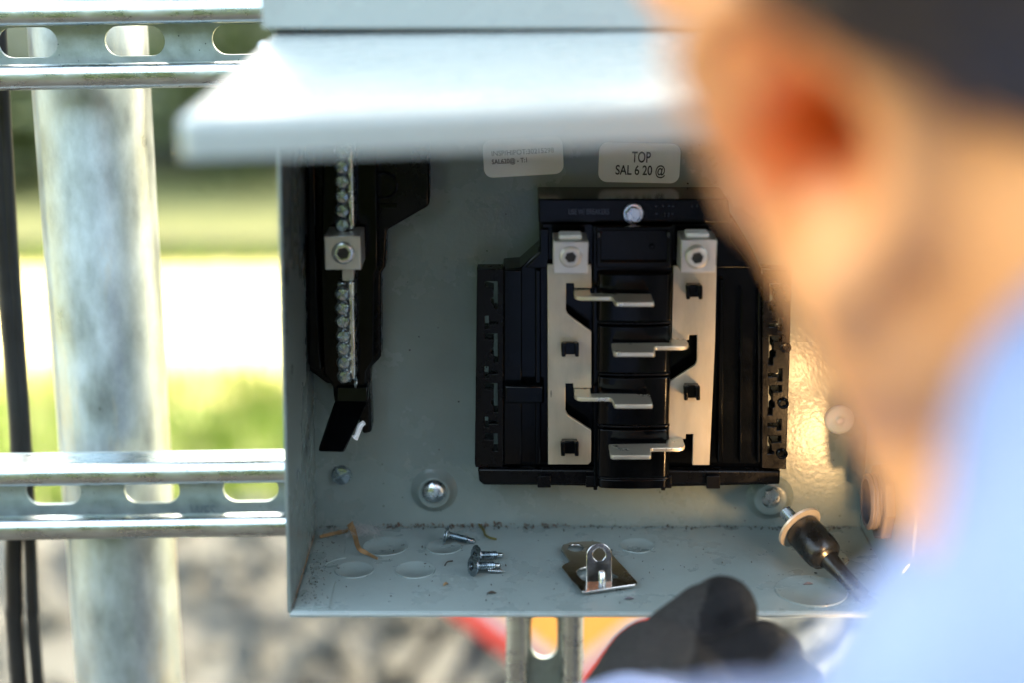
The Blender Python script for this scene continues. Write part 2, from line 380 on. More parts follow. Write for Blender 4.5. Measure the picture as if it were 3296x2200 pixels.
# ------------------------------------------------------------------ strut channels
def halfprofile(sgn, W, D, t=.0026):
    """outline of one side of a C channel: (a across, b depth from front), closed polygon"""
    h = W / 2
    c = []                                       # centre line from web to lip end
    c.append((h - t / 2, D - t * 1.02))
    c.append((h - t / 2, .0045))
    for k in range(7):
        a = k / 6 * math.pi / 2
        c.append((h - .0045 - t / 2 + .0045 * math.cos(a), .0045 - .0045 * math.sin(a)) if False else (h - t / 2 - .0042 + .0042 * math.cos(a), .0045 + t / 2 - .0042 * math.sin(a) - .0003))
    c.append((h - .0075, t / 2 - .0002))
    for k in range(1, 6):
        a = k / 5 * math.pi / 2
        c.append((h - .0075 - .0028 * math.sin(a), t / 2 + .0028 * (1 - math.cos(a))))
    c.append((h - .0075 - .0028, .0085))
    pts = [Vector(p) for p in c]; L, Rr = [], []
    for i, p in enumerate(pts):
        d = (pts[min(i + 1, len(pts) - 1)] - pts[max(i - 1, 0)]).normalized(); n = Vector((-d.y, d.x))
        L.append(p + n * t / 2); Rr.append(p - n * t / 2)
    return [(sgn * q.x, q.y) for q in L + Rr[::-1]]
def strut(label, origin, axis, across, l0, l1, slots, group):
    """origin: point on the front centre line; axis along the channel; depth is +Y"""
    W, D, t = .0413, .0206, .0026
    o = Vector(origin); ax = Vector(axis).normalized(); ac = Vector(across).normalized(); dp = Vector((0, 1, 0))
    T = thing('strut_channel', label, 'strut', o + ax * l0 - Vector((0, 0, .02)), group)
    holes = []
    for s in slots:
        hl, hr = .0143 - .00714, .00714
        ring = [(s + hl + hr * math.cos(R(-90 + k * 15)), hr * math.sin(R(-90 + k * 15))) for k in range(13)] + \
               [(s - hl + hr * math.cos(R(90 + k * 15)), hr * math.sin(R(90 + k * 15))) for k in range(13)]
        holes.append([o + ax * a + ac * b + dp * (D - t) for a, b in ring])
    hw = W / 2 - .0001
    rect = [o + ax * a + ac * b + dp * (D - t) for a, b in ((l0, -hw), (l1, -hw), (l1, hw), (l0, hw))]
    # split the web into cells so the fill stays clean
    bm = NB()
    cells = sorted(slots); cuts = [l0] + [(a + b) / 2 for a, b in zip(cells, cells[1:])] + [l1]
    for c0, c1, h in zip(cuts, cuts[1:], [holes[slots.index(s)] for s in cells]):
        rc = [o + ax * a + ac * b + dp * (D - t) for a, b in ((c0, -hw), (c1, -hw), (c1, hw), (c0, hw))]
        slab(bm, rc, [h], dp * t)
    obj('web', bm, ZINCW, T)
    for sg in (1, -1):
        prof = halfprofile(sg, W, D)
        bm = NB()
        slab(bm, [o + ax * l0 + ac * a + dp * b for a, b in prof], [], ax * (l1 - l0))
        obj('flange', bm, ZINC, T)
    return T
roll = R(.9); AX = (math.cos(roll), 0, math.sin(roll)); AC = (-math.sin(roll), 0, math.cos(roll))
ZT = CH - .0748; ZB = CH - .3028
x0s = -.2357 / math.cos(roll)
tb = strut('galvanised slotted strut rail meeting the lower left side of the box', (0, .741, ZB + .1636 * math.tan(roll)), AX, AC, -.70, .62,
           [x0s + .0508 * k for k in range(-9, 17)], 'slotted strut rails')
strut('galvanised slotted strut rail at the top, running behind the hood', (0, .741, ZT + .179 * math.tan(roll)), AX, AC, -.70, .62,
      [-.1784 + .0508 * k for k in range(-10, 16)], 'slotted strut rails')
strut('upright slotted strut standing under the middle of the box', (.0175, .763, CH - .20), (0, 0, 1), (1, 0, 0), -1.2, .30,
      [-.196 + .0508 * k for k in range(-19, 10)], 'slotted strut rails')
strut('upright slotted strut on the far right, behind the worker', (.52, .763, CH - .20), (0, 0, 1), (1, 0, 0), -1.2, .30,
      [-.196 + .0508 * k for k in range(-19, 10)], 'slotted strut rails')

def text_mesh(txt, size, depth=.0001, bold=.012):
    cu = bpy.data.curves.new('t', 'FONT'); cu.body = txt; cu.size = size; cu.extrude = depth / 2; cu.offset = size * bold; cu.align_x = 'CENTER'; cu.align_y = 'CENTER'
    o = bpy.data.objects.new('t', cu); COL.objects.link(o)
    dg = bpy.context.evaluated_depsgraph_get(); me = bpy.data.meshes.new_from_object(o.evaluated_get(dg))
    bpy.data.objects.remove(o); return me
def text(name, txt, c, size, m, parent, rot=0, width=None, right=Vector((1, 0, 0)), up=Vector((0, 0, 1)), depth=.0001):
    me = text_mesh(txt, size, depth)
    xs = [q.co.x for q in me.vertices]; wd = max(xs) - min(xs)
    k = width / wd if width else 1
    nn = right.cross(up)
    M = Matrix((right, up, nn)).transposed().to_4x4()
    me.transform(Matrix.Translation(c) @ M @ Matrix.Rotation(rot, 4, 'Z') @ Matrix.Diagonal((k, 1, 1, 1)))
    me.materials.clear()
    return link(name, me, m, parent, angle=0)
ZINCT = mat('stamped_letters', (.30, .36, .38), .5, .8)
text('stamped_letters', 'WES', P(655, 1652, .7586), .0105, ZINCT, tb, roll, .0135, depth=.0004)

# ------------------------------------------------------------------ galvanised pole and cables
po = thing('galvanised_pole', 'weathered galvanised round pole standing behind the rails', 'pole', (-.217, .803, 0))
bm = NB(); lathe(bm, [(0, 0), (.0292, 0), (.0292, 2.1), (.0272, 2.103), (0, 2.103)], Matrix.Translation((-.2245, .803, 0)) @ Matrix.Rotation(R(.55), 4, 'Y'), 48)
obj('pipe', bm, GALV, po, angle=60)
for pts, lab in (([(-16, 300), (12, 800), (45, 1200), (62, 1480), (45, 1760), (48, 1960), (62, 2200)], 'thick black cable at the left edge, left one of the pair'),
                 ([(10, 300), (38, 800), (66, 1200), (84, 1480), (98, 1760), (107, 1960), (122, 2200)], 'thinner black cable at the left edge, right one of the pair')):
    r = .0048 if 'thick ' in lab else .0035
    pp = [P(u, v, .80) for u, v in pts]
    pp = [pp[0] + (pp[0] - pp[1]) * 2.2] + pp + [pp[-1] + Vector((-.004, 0, -.4)), Vector((pp[-1].x - .01, .80, 0))]
    bm = NB(); tube(bm, smooth_path(pp, 8), r, 14)
    tag(obj('black_cable', bm, CABLE, angle=60), lab, 'cable', 'black cables')

# ------------------------------------------------------------------ electrical box
YB, YF = .738, .6428
ZBOT = CH - .3140
XLB, XLT, XR = -.0983, -.0925, .1755
ZHOOD = CH - .0577
T_ = .0016
eb = thing('electrical_box', 'open grey steel electrical box with its door swung up', 'electrical box', (.04, .70, ZBOT - T_))
obj('back_panel', box(NB(), XLB - T_, XR + T_, YB, YB + T_, ZBOT - T_, CH + .005), PAINT_SHADED, eb)
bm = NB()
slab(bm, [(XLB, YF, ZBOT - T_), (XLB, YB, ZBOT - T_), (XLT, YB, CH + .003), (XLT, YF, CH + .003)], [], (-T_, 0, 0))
lw = obj('side_wall', bm, PAINT_SHADED, eb, bevel=.0005)
obj('side_wall', box(NB(), XR, XR + T_, YF, YB, ZBOT - T_, CH + .003), PAINT_SHADED, eb, bevel=.0005)
fl = obj('floor', box(NB(), XLB + .0001, XR - .0001, YF - .0012, YB - .0002, ZBOT - T_, ZBOT), PAINT_FLOOR_SHADED, eb, bevel=.0006)
obj('top_wall', box(NB(), XLT - T_, XR + T_, YF - .004, YB, CH + .0034, CH + .005), PAINT_LIT, eb)
# floor front lip, turned down
obj('floor_lip', box(NB(), XLB - .0005, XR, YF - .0026, YF - .0013, ZBOT - .0022, ZBOT - .0004), PAINT_LIT, eb, bevel=.0004)
# folded corner tab on the floor with a scoop round the knockout
zt = ZBOT + .0007
arc = [(1140 + 101 * math.cos(R(a)), 1838 + 44 * math.sin(R(a))) for a in range(125, 256, 10)]
tp = [(948, 1958), (1058, 1956), (1079, 1873)] + arc + [(1107, 1787), (1119, 1722), (1026, 1714)]
obj('corner_tab', slab(NB(), [PZ(u, v, zt) for u, v in tp], [], (0, 0, -.00065)), PAINT_FLOOR_SHADED, fl, bevel=.0002)
for (u, v, r) in ((1140, 1838, .0092), (1336, 1838, .0096), (1240, 1762, .0112), (1428, 1764, .0088), (2610, 1905, .0165), (2660, 1800, .0105), (2050, 1760, .0088)):
    c = PZ(u, v, ZBOT)
    bm = NB(); lathe(bm, [(0, .0004), (r - .0010, .0002), (r - .0007, .0005), (r - .0002, .0005), (r, .0001), (r, -.0002)], Matrix.Translation(c), 40)
    obj('knockout', bm, PAINT_FLOOR_SHADED, fl, angle=60)
# hood (upper fixed front)
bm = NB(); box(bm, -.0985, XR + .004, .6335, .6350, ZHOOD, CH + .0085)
hd = obj('hood', bm, PAINT_LIT, eb, bevel=.0006)
obj('hood_side', box(NB(), -.0985, -.0970, .6351, .668, ZHOOD + .001, CH + .0085), PAINT_LIT, hd, bevel=.0004)
obj('hood_side', box(NB(), XR + .0025, XR + .004, .6351, .668, ZHOOD + .001, CH + .0085), PAINT_LIT, hd, bevel=.0004)
obj('hood_top', box(NB(), -.0985, XR + .004, .6351, .742, CH + .0070, CH + .0085), PAINT_LIT, hd)
# raised mounting bosses in the back panel
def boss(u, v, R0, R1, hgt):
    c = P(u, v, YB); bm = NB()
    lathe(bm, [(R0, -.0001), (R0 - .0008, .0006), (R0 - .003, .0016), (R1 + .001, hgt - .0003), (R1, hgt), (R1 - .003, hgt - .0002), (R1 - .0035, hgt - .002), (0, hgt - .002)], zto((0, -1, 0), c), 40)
    return obj('mounting_boss', bm, PAINT_SHADED, eb, angle=60)
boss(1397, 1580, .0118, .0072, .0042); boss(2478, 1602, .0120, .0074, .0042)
# door, hinged at its top edge and swung up towards the viewer
HY, HZ, FY, FZ = .6400, CH - .0604, .4518, CH - .0660
DXL, DXR = -.0965, XR + .003
dd = Vector((0, FY - HY, FZ - HZ)); dl = dd.length; dd.normalize(); dn = Vector((1, 0, 0)).cross(dd); dn = dn if dn.z > 0 else -dn
def DP(x, s, h): return Vector((x, HY, HZ + (x - DXL) * (.010 + .026 * s / dl))) + dd * s + dn * h
bm = NB(); LIP = .0125; tt = .0013
# pan shape: profile of top sheet and lips, built as a closed shell
def ring(inset, h):
    r = .006 - inset * .5; pts = []
    for cx, cs, a0 in ((DXL + r + inset, dl - r - inset, 90), (DXL + inset, 0, None), (DXR - inset, 0, None), (DXR - r - inset, dl - r - inset, 0)):
        if a0 is None: pts.append(DP(cx, cs, h))
        elif a0 == 90: pts += [DP(cx - r * math.sin(R(k * 15)), cs + r * math.cos(R(k * 15)), h) for k in range(7)]
        else: pts += [DP(cx + r * math.cos(R(k * 15)), cs + r * math.sin(R(k * 15)), h) for k in range(7)]
    return pts
loops = [ring(.0035, 0), ring(.0016, -.0006), ring(.0005, -.0018), ring(0, -.0036), ring(0, -LIP), ring(tt, -LIP), ring(tt, -.0042), ring(.0040, -tt)]
lv = [[bm.verts.new(p) for p in lp] for lp in loops]
for a, b in zip(lv, lv[1:]):
    n = len(a)
    for i in range(n): bm.faces.new((a[i], a[(i + 1) % n], b[(i + 1) % n], b[i]))
bm.faces.new(lv[0]); bm.faces.new(lv[-1][::-1])
dr = obj('door', bm, PAINT_LIT, eb, angle=50)
for x, sg in ((DXL, -1), (DXR, 1)):
    bm = NB(); lathe(bm, [(0, .003), (.0012, .0026), (.0018, .0014), (.0018, -.001), (.0009, -.0012), (.0009, -.006)], zto((sg, 0, 0), (x + sg * .0005, .633, CH - .0645)), 14)
    obj('hinge_pin', bm, STEEL, dr)
# conduit fitting through the right wall
hc = Vector((XR, .690, P(2800, 1616, .69).z))
cf = thing('conduit_fitting', 'lilac grey threaded conduit fitting in the right wall of the box', 'fitting', hc)
bm = NB(); pr = [(.0105, .0100), (.0118, .0102), (.0131, .0094)]
for k in range(5): pr += [(.0134, .0088 - k * .0019), (.0127, .0088 - k * .0019 - .0009)]
pr += [(.0134, -.006), (.0105, -.006), (.0105, .0100)]
lathe(bm, pr, zto((-1, 0, 0), hc), 40); obj('threaded_sleeve', bm, HUBM, cf, angle=25)
bm = NB(); lathe(bm, [(.0135, .0005), (.0185, .0005), (.0185, .0045), (.0175, .0052), (.0135, .0052)], zto((-1, 0, 0), hc), 8); obj('lock_nut', bm, HUBM, cf, angle=25)
# stickers
def sticker(label, cu, cv, wd, ht, rot, lines):
    c = P(cu, cv, YB - .0002); r = .0042
    pts = []
    for sx, sy, a in ((1, 1, 0), (-1, 1, 90), (-1, -1, 180), (1, -1, 270)):
        for k in range(7):
            t = R(a + k * 15); pts.append((sx * (wd / 2 - r) + r * math.cos(t), sy * (ht / 2 - r) + r * math.sin(t)))
    ca, sa = math.cos(rot), math.sin(rot)
    W = [Vector((c.x + ca * x - sa * y, c.y, c.z + sa * x + ca * y)) for x, y in pts]
    T = thing('sticker', label, 'sticker', c)
    obj('paper', slab(NB(), W, [], (0, .00015, 0)), LABEL, T)
    for txt, u, v, size, wid, m in lines:
        text('printed_line', txt, P(u, v, YB - .00045), size, m, T, rot, wid)
    return T
def ppm(v): return FPX / (YB / (CP + (1100 - v) / FPX * SP))      # pixels per metre on the back panel
k = ppm(520)
sticker('white sticker printed with an inspection number, left of the two', 1684, 505, 257 / k, 122 / k, R(3.4),
        [('INSP/HIPOT:30215298', 1682, 489, .0033, 200 / k, INKG), ('SAL620@ - T:1', 1641, 518, .0031, 113 / k, INK)])
sticker('white sticker reading TOP SAL 6 20 @ above the breaker base', 2058, 524, 262 / k, 128 / k, R(-1.2),
        [('TOP', 2064, 507, .0072, 61 / k, INK), ('SAL 6 20 @', 2061, 549, .0064, 160 / k, INK)])
# translucent plug
pc = P(2702, 1352, YB); bm = NB()
lathe(bm, [(.0074, -.0002), (.0074, .0008), (.0066, .0016), (.0040, .0022), (.0022, .0022), (.0019, .0026), (.0012, .0031), (0, .0032)], zto((0, -1, 0), pc), 36)
tag(obj('hole_plug', bm, PLUGM, angle=60), 'round translucent white plug in the back of the box', 'plug')

# ------------------------------------------------------------------ screws
def quarter(bm, r, gap, z0, z1, M, dome=.0003):
    for q in range(4):
        A = M @ Matrix.Rotation(q * math.pi / 2, 4, 'Z')
        pts = [(gap, gap)] + [(r * math.cos(t), r * math.sin(t)) for t in [math.asin(gap / r) + k / 6 * (math.pi / 2 - 2 * math.asin(gap / r)) for k in range(7)]]
        lo = [bm.verts.new(A @ Vector((x, y, z0))) for x, y in pts]
        hi = [bm.verts.new(A @ Vector((x * .9 if i else x, y * .9 if i else y, z1 - (dome if i else 0)))) for i, (x, y) in enumerate(pts)]
        bm.faces.new(hi)
        n = len(pts)
        for i in range(n): bm.faces.new((lo[i], lo[(i + 1) % n], hi[(i + 1) % n], hi[i]))
def slotted(bm, r, gap, z0, z1, M):
    for q in range(2):
        A = M @ Matrix.Rotation(q * math.pi, 4, 'Z'); a0 = math.asin(gap / r)
        pts = [(r * math.cos(t), r * math.sin(t)) for t in [a0 + k_ / 10 * (math.pi - 2 * a0) for k_ in range(11)]]
        lo = [bm.verts.new(A @ Vector((x, y, z0))) for x, y in pts]; hi = [bm.verts.new(A @ Vector((x * .93, y if y == pts[0][1] else y * .93, z1))) for x, y in pts]
        bm.faces.new(hi)
        for i in range(11): bm.faces.new((lo[i], lo[(i + 1) % 11], hi[(i + 1) % 11], hi[i]))
def hexbolt(bm, r, h, M):
    lathe(bm, [(0, 0), (r * 1.45, 0), (r * 1.5, .0008), (r * 1.42, .0014), (r * .9, .0015)], M, 28)
    lathe(bm, [(r, .001), (r, h - .0006), (r * .9, h), (r * .62, h), (r * .55, h - .0005), (0, h - .0005)], M, 6)
ms = thing('mounting_screw', 'zinc pan head screw in the back panel, lower left corner', 'screw', P(1100, 1530, YB))
bm = NB(); M0 = zto((0, -1, 0), P(1100, 1530, YB), .5)
lathe(bm, [(.0050, 0), (.0050, .0008), (.0047, .0018), (0, .0018)], M0, 28); obj('head', bm, SCREWM, ms)
bm = NB(); quarter(bm, .0046, .0006, .0017, .0032, M0, .0007); obj('drive_recess', bm, SCREWM, ms)
for u, v, lab in ((1397, 1580, 'shiny domed bolt in the left raised boss under the breaker base'), (2480, 1590, 'zinc hex bolt in the right raised boss above the driver socket')):
    c = P(u, v, YB - .0024); T = thing('mounting_bolt', lab, 'bolt', c, 'bolts in the raised bosses')
    bm = NB()
    if u > 2000: hexbolt(bm, .0040, .0042, zto((0, -1, 0), c, .3))
    else: lathe(bm, [(.0066, 0), (.0066, .0010), (.0060, .0026), (.0046, .0040), (.0026, .0048), (0, .0050)], zto((0, -1, 0), c), 28)
    obj('bolt_head', bm, STEEL, T, angle=30)

def make_screw(label, c, d, roll=0, L=.0150, hr=.0050, group='loose screws on the box floor'):
    """c: centre of the head face, d: direction of the shank"""
    T = thing('loose_screw', label, 'screw', c, group)
    M = zto(d, c, roll); bm = NB()
    lathe(bm, [(0, .0007), (.0019, .0007), (.0021, 0), (.0030, -.0001), (hr - .0002, .0004), (hr, .0008), (hr - .0002, .0011), (.0026, .0014), (.0018, .0024), (.0016, .003)], M, 28)
    obj('head', bm, SCREWM, T, angle=40)
    bm = NB()
    for k_ in range(6): box(bm, -.0002, .0002, .0007, .0016, .0001, .0006, M @ Matrix.Rotation(k_ * math.pi / 3, 4, 'Z'))
    obj('drive_recess', bm, DARKM, T)
    bm = NB(); pr = [(.0016, .0025)]
    n = int((L - .006) / .0009)
    for k_ in range(n): pr += [(.0021, .0032 + k_ * .0009), (.0015, .0036 + k_ * .0009)]
    zt_ = .0036 + n * .0009
    pr += [(.0014, zt_), (.0014, zt_ + .0018), (.0010, zt_ + .0026), (0, zt_ + .0033)]
    lathe(bm, pr, M, 16); obj('shank', bm, SCREWM, T, angle=25)
    return T
def on_floor(u, v, z): return PZ(u, v, ZBOT + z)
a = on_floor(1431, 1722, .0050); make_screw('loose self drilling screw lying near the back seam, head up left', a, (.95, .02, -.26), .3)
a = on_floor(1528, 1790, .0050); make_screw('loose wafer head screw, rear one of the touching pair on the floor', a, (.84, .46, -.20), .1)
a = on_floor(1518, 1824, .0050); make_screw('loose wafer head screw, front one of the touching pair on the floor', a, (.84, .46, -.20), .6)
bm = NB(); c = on_floor(1595, 1840, .0014); pr = [(0, -.0036)]
for k_ in range(8): pr += [(.0011, -.0034 + k_ * .0009), (.0006, -.003 + k_ * .0009)]
pr.append((0, .0042)); lathe(bm, pr, zto(on_floor(1640, 1842, .0012) - c, c), 12)
tag(obj('screw_fragment', bm, STEEL, angle=25), 'small shiny threaded fragment lying right of the screw pair', 'fragment')

# ------------------------------------------------------------------ loose bracket on the floor
bk = thing('bracket', 'shiny bent metal bracket lying on the box floor', 'bracket', PZ(1940, 1850, ZBOT))
def c6(x, y): return (1300 + x * .3831, 1600 + y * .3831)
zb = ZBOT + .0026
outer = [(1320, 440), (1335, 405), (1400, 384), (1500, 376), (1590, 375), (1650, 385), (1690, 405), (1735, 470), (1845, 590), (1955, 708), (1960, 722), (1945, 738), (1530, 798), (1500, 798), (1478, 780), (1400, 690), (1328, 598), (1328, 584), (1345, 568), (1395, 546)]
h1 = [c6(*q) for q in circ((1443, 432), 68, 30, 22)]
h2 = [c6(*q) for q in [(1500, 700), (1460, 660), (1448, 625), (1480, 600), (1560, 585), (1660, 600), (1740, 640), (1800, 672), (1790, 684), (1752, 690), (1752, 712), (1530, 712)]]
bm = NB(); slab(bm, [PZ(*c6(*q), zb) for q in outer], [[PZ(*q, zb) for q in h1], [PZ(*q, zb) for q in h2]], (0, 0, -.0014))
obj('plate', bm, BRACK, bk, bevel=.0003)
# upright ear with a hole
b0 = PZ(*c6(1532, 718), zb); b1 = PZ(*c6(1748, 712), zb); ex = (b1 - b0); wd = ex.length; ex.normalize(); mid = (b0 + b1) / 2
eup = Vector((0, .22, 1)).normalized(); eh = .0178; rr = wd / 2
pts = [(-rr, -.0004), (rr, -.0004)] + [(rr * math.cos(R(t)), eh - rr + rr * math.sin(R(t))) for t in range(0, 181, 12)]
hole = [(.0029 * math.cos(R(t)), eh - rr + .0006 + .0029 * math.sin(R(t))) for t in range(0, 360, 18)]
en = ex.cross(eup)
bm = NB(); slab(bm, [mid + ex * x + eup * y for x, y in pts], [[mid + ex * x + eup * y for x, y in hole]], en * -.0013)
er = obj('ear', bm, BRACK, bk, bevel=.0003)
bm = NB(); lathe(bm, [(.0016, -.0012), (.0016, .0038), (.0011, .0046), (0, .0047)], zto(eup, mid + ex * .0014 + en * .0012), 14); obj('rivet', bm, STEEL, er)

# ------------------------------------------------------------------ breaker base with bus bars
bb = thing('breaker_base', 'black plastic breaker base with two silver bus bars', 'breaker base', P(2030, 1568, .72))
def add(name, pts, yf, yb, m, parent, holes=(), bevel=.0005): return obj(name, pslab(NB(), pts, yf, yb, holes), m, parent, bevel=bevel)
YS = .714
body = add('base', [(1737, 700), (2360, 700), (2420, 800), (2452, 868), (2456, 1512), (2512, 1514), (2510, 1562), (2160, 1570), (1912, 1568), (1729, 1565), (1556, 1564), (1542, 1552), (1538, 1508), (1620, 1506), (1620, 866), (1674, 862), (1737, 806)], YS, YB - .001, BLACK, bb, bevel=.0008)
# slotted side rails
def mir(q): return [(4076 - x + (y - 1200) * -.014, y + 8) for x, y in q][::-1]
Lh = [[(1560, 905), (1602, 905), (1602, 993), (1590, 993), (1590, 981), (1581, 977), (1581, 960), (1589, 955), (1589, 928), (1562, 922)],
      [(1560, 1016), (1573, 1016), (1573, 1033), (1602, 1033), (1602, 1044), (1573, 1044), (1573, 1058), (1560, 1058)],
      [(1560, 1073), (1602, 1073), (1602, 1169), (1589, 1169), (1589, 1146), (1581, 1141), (1581, 1126), (1589, 1121), (1589, 1093), (1560, 1091)],
      [(1559, 1182), (1572, 1182), (1572, 1196), (1602, 1196), (1602, 1207), (1572, 1207), (1572, 1221), (1559, 1221)],
      [(1560, 1236), (1602, 1236), (1602, 1330), (1589, 1330), (1589, 1309), (1581, 1304), (1581, 1292), (1589, 1286), (1589, 1258), (1560, 1255)],
      [(1560, 1344), (1572, 1344), (1572, 1357), (1602, 1357), (1602, 1368), (1572, 1368), (1572, 1379), (1560, 1379)],
      [(1560, 1398), (1602, 1398), (1602, 1455), (1582, 1455), (1582, 1449), (1589, 1445), (1589, 1419), (1560, 1417)]]
Rh = [mir(q) for q in Lh]
add('side_rail', [(1535, 866), (1621, 866), (1619, 1507), (1531, 1507), (1528, 1495), (1532, 1180)], .7105, YS + .007, BLACK2, bb, Lh, bevel=.0003)
add('side_rail', [(2455, 868), (2548, 872), (2541, 1180), (2530, 1514), (2451, 1510)], .7085, YS + .006, BLACK2, bb, Rh, bevel=.0004)
for (u, v) in ((2521, 1300), (2517, 1462), (2528, 1120)):
    bm = NB(); lathe(bm, [(.0026, 0), (.0026, .0012), (.0021, .0016), (.0014, .0014), (.0013, .0004), (0, .0004)], zto((0, -1, 0), P(u, v, .7086)), 18)
    obj('rail_boss', bm, BLACK, bb)
for q in ([(1621, 868), (1680, 868), (1680, 1500), (1621, 1500)], [(1723, 868), (1741, 868), (1741, 1500), (1723, 1500)], [(2316, 900), (2332, 900), (2326, 1494), (2310, 1494)], [(2385, 930), (2391, 930), (2386, 1494), (2380, 1494)], [(2440, 930), (2452, 930), (2449, 1494), (2437, 1494)]):
    add('rib', q, .7095 if q[0][0] > 1700 else .7115, YS - .0002, BLACK, bb, bevel=.0006)
add('cross_rib', [(1622, 1243), (1752, 1243), (1752, 1303), (1622, 1303)], .7065, .7090, BLACK, bb, bevel=.0012)
add('end_cap', [(1538, 1512), (2512, 1518), (2510, 1561), (1557, 1563), (1542, 1552)], .7085, YS - .0002, BLACK2, bb, bevel=.001)
for u0, u1, v1 in ((1730, 1773, 1573), (1886, 1925, 1572), (2136, 2162, 1575), (2274, 2318, 1576), (1910, 1923, 1581), (2128, 2142, 1582)):
    add('foot_tab', [(u0, 1535), (u1, 1535), (u1, v1), (u0, v1)], .7060, .7083, BLACK2, bb, bevel=.0004)
# header
hdz = add('header', [(1733, 640), (2343, 640), (2352, 717), (1734, 717)], .7065, YB - .002, BLACK, bb, bevel=.0007)
add('header_step', [(1746, 719), (2346, 719), (2352, 775), (2420, 862), (1746, 862)], .7095, YS + .001, BLACK, bb, bevel=.0005)
add('strap', [(1737, 735), (1768, 735), (1768, 864), (1690, 862), (1737, 812)], .7080, .7093, BLACK, bb, bevel=.0006)
text('moulded_lettering', 'USE W/ BREAKERS', P(1895, 681, .70645), .0036, MOULD, hdz, 0, 132 / 7200, depth=.0007)
for j, (v, us) in enumerate(((661, ((2109, 2117), (2131, 2137), (2150, 2156), (2163, 2170), (2226, 2230), (2242, 2246))), (685, ((2109, 2117), (2138, 2143), (2150, 2155), (2162, 2167))), (692, ((2138, 2142), (2150, 2154))))):
    for u0, u1 in us: obj('letter_glint_mark', pslab(NB(), [(u0, v), (u1, v), (u1, v + 4), (u0, v + 4)], .7059, .70649), MOULD, hdz)  # small blocks stand for the glints on unreadable raised letters
T = thing('header_screw', 'zinc slotted hex screw in the top of the black breaker base', 'screw', P(2038, 686, .7065))
M0 = zto((0, -1, 0), P(2038, 686, .7063), R(28)); bm = NB()
lathe(bm, [(0, 0), (.0047, 0), (.0048, .0007), (.0044, .0012), (.0034, .0013)], M0, 32)
lathe(bm, [(.0037, .0011), (.0037, .0030), (.0033, .0034), (.0026, .0034), (.0024, .0029), (0, .0029)], M0 @ Matrix.Rotation(.35, 4, 'Z'), 6)
obj('hex_head', bm, STEEL, T, angle=28)
bm = NB(); slotted(bm, .0024, .0003, .0028, .0033, M0 @ Matrix.Rotation(R(205), 4, 'Z')); obj('slot', bm, STEEL, T)
# centre column: D shaped steps
col = add('column', [(1908, 726), (2168, 726), (2160, 1100), (2154, 1568), (1912, 1568), (1908, 1100)], .7045, YS - .0003, BLACK, bb, bevel=.0006)
def dstep(v0, v1, uL, uR, ybase, bulge, m=BLACK):
    zt0 = P(uL, v0, ybase).z; zt1 = P(uL, v1, ybase).z; xl = P(uL, v0, ybase).x; xr = P(uR, v0, ybase).x
    n = 16; pts = [(xl, ybase)]
    r = .0045
    for k_ in range(n + 1):
        t = k_ / n; x = xl + (xr - xl) * (1 - math.cos(math.pi * t)) / 2
        e = min(t, 1 - t) * 2
        pts.append((x, ybase - bulge * (.55 * min(1, math.sin(math.pi * t) / .30) ** .6 + .45 * math.sin(math.pi * t))))
    pts.append((xr, ybase))
    bm = NB(); slab(bm, [Vector((x, y, zt0)) for x, y in pts], [], (0, 0, zt1 - zt0))
    return obj('column_step', bm, m, bb, bevel=.0006)
for v0, v1, uL, uR in ((873, 1026, 1922, 2163), (1040, 1194, 1922, 2160), (1207, 1360, 1922, 2158), (1374, 1528, 1922, 2155)):
    dstep(v0, v1, uL, uR, .7044, .0055)
    dstep(v1 + 3, v1 + 12, uL + 2, uR - 2, .7043, .0040, BLACK2)
dstep(1536, 1566, 1926, 2150, .7043, .0045)
pan = add('column_panel', [(1921, 730), (2160, 730), (2160, 862), (1921, 862)], .6990, .7043, BLACK, bb, [[(1935, 741), (2150, 741), (2148, 842), (1934, 842)]], bevel=.0005)
add('panel_inset', [(1936, 742), (2149, 742), (2147, 841), (1935, 841)], .7015, .7043, BLACK, pan, bevel=0)
bm = NB(); lathe(bm, [(.0013, 0), (.0013, .0008), (.0008, .0013), (0, .0013)], zto((0, -1, 0), P(2098, 792, .7014)), 12); obj('stud', bm, BLACK, pan)
for u in (1928, 2152): obj('catch', pslab(NB(), [(u - 5, 748), (u + 5, 748), (u + 5, 766), (u - 5, 766)], .6972, .6989), MOULD, pan, bevel=.0005)
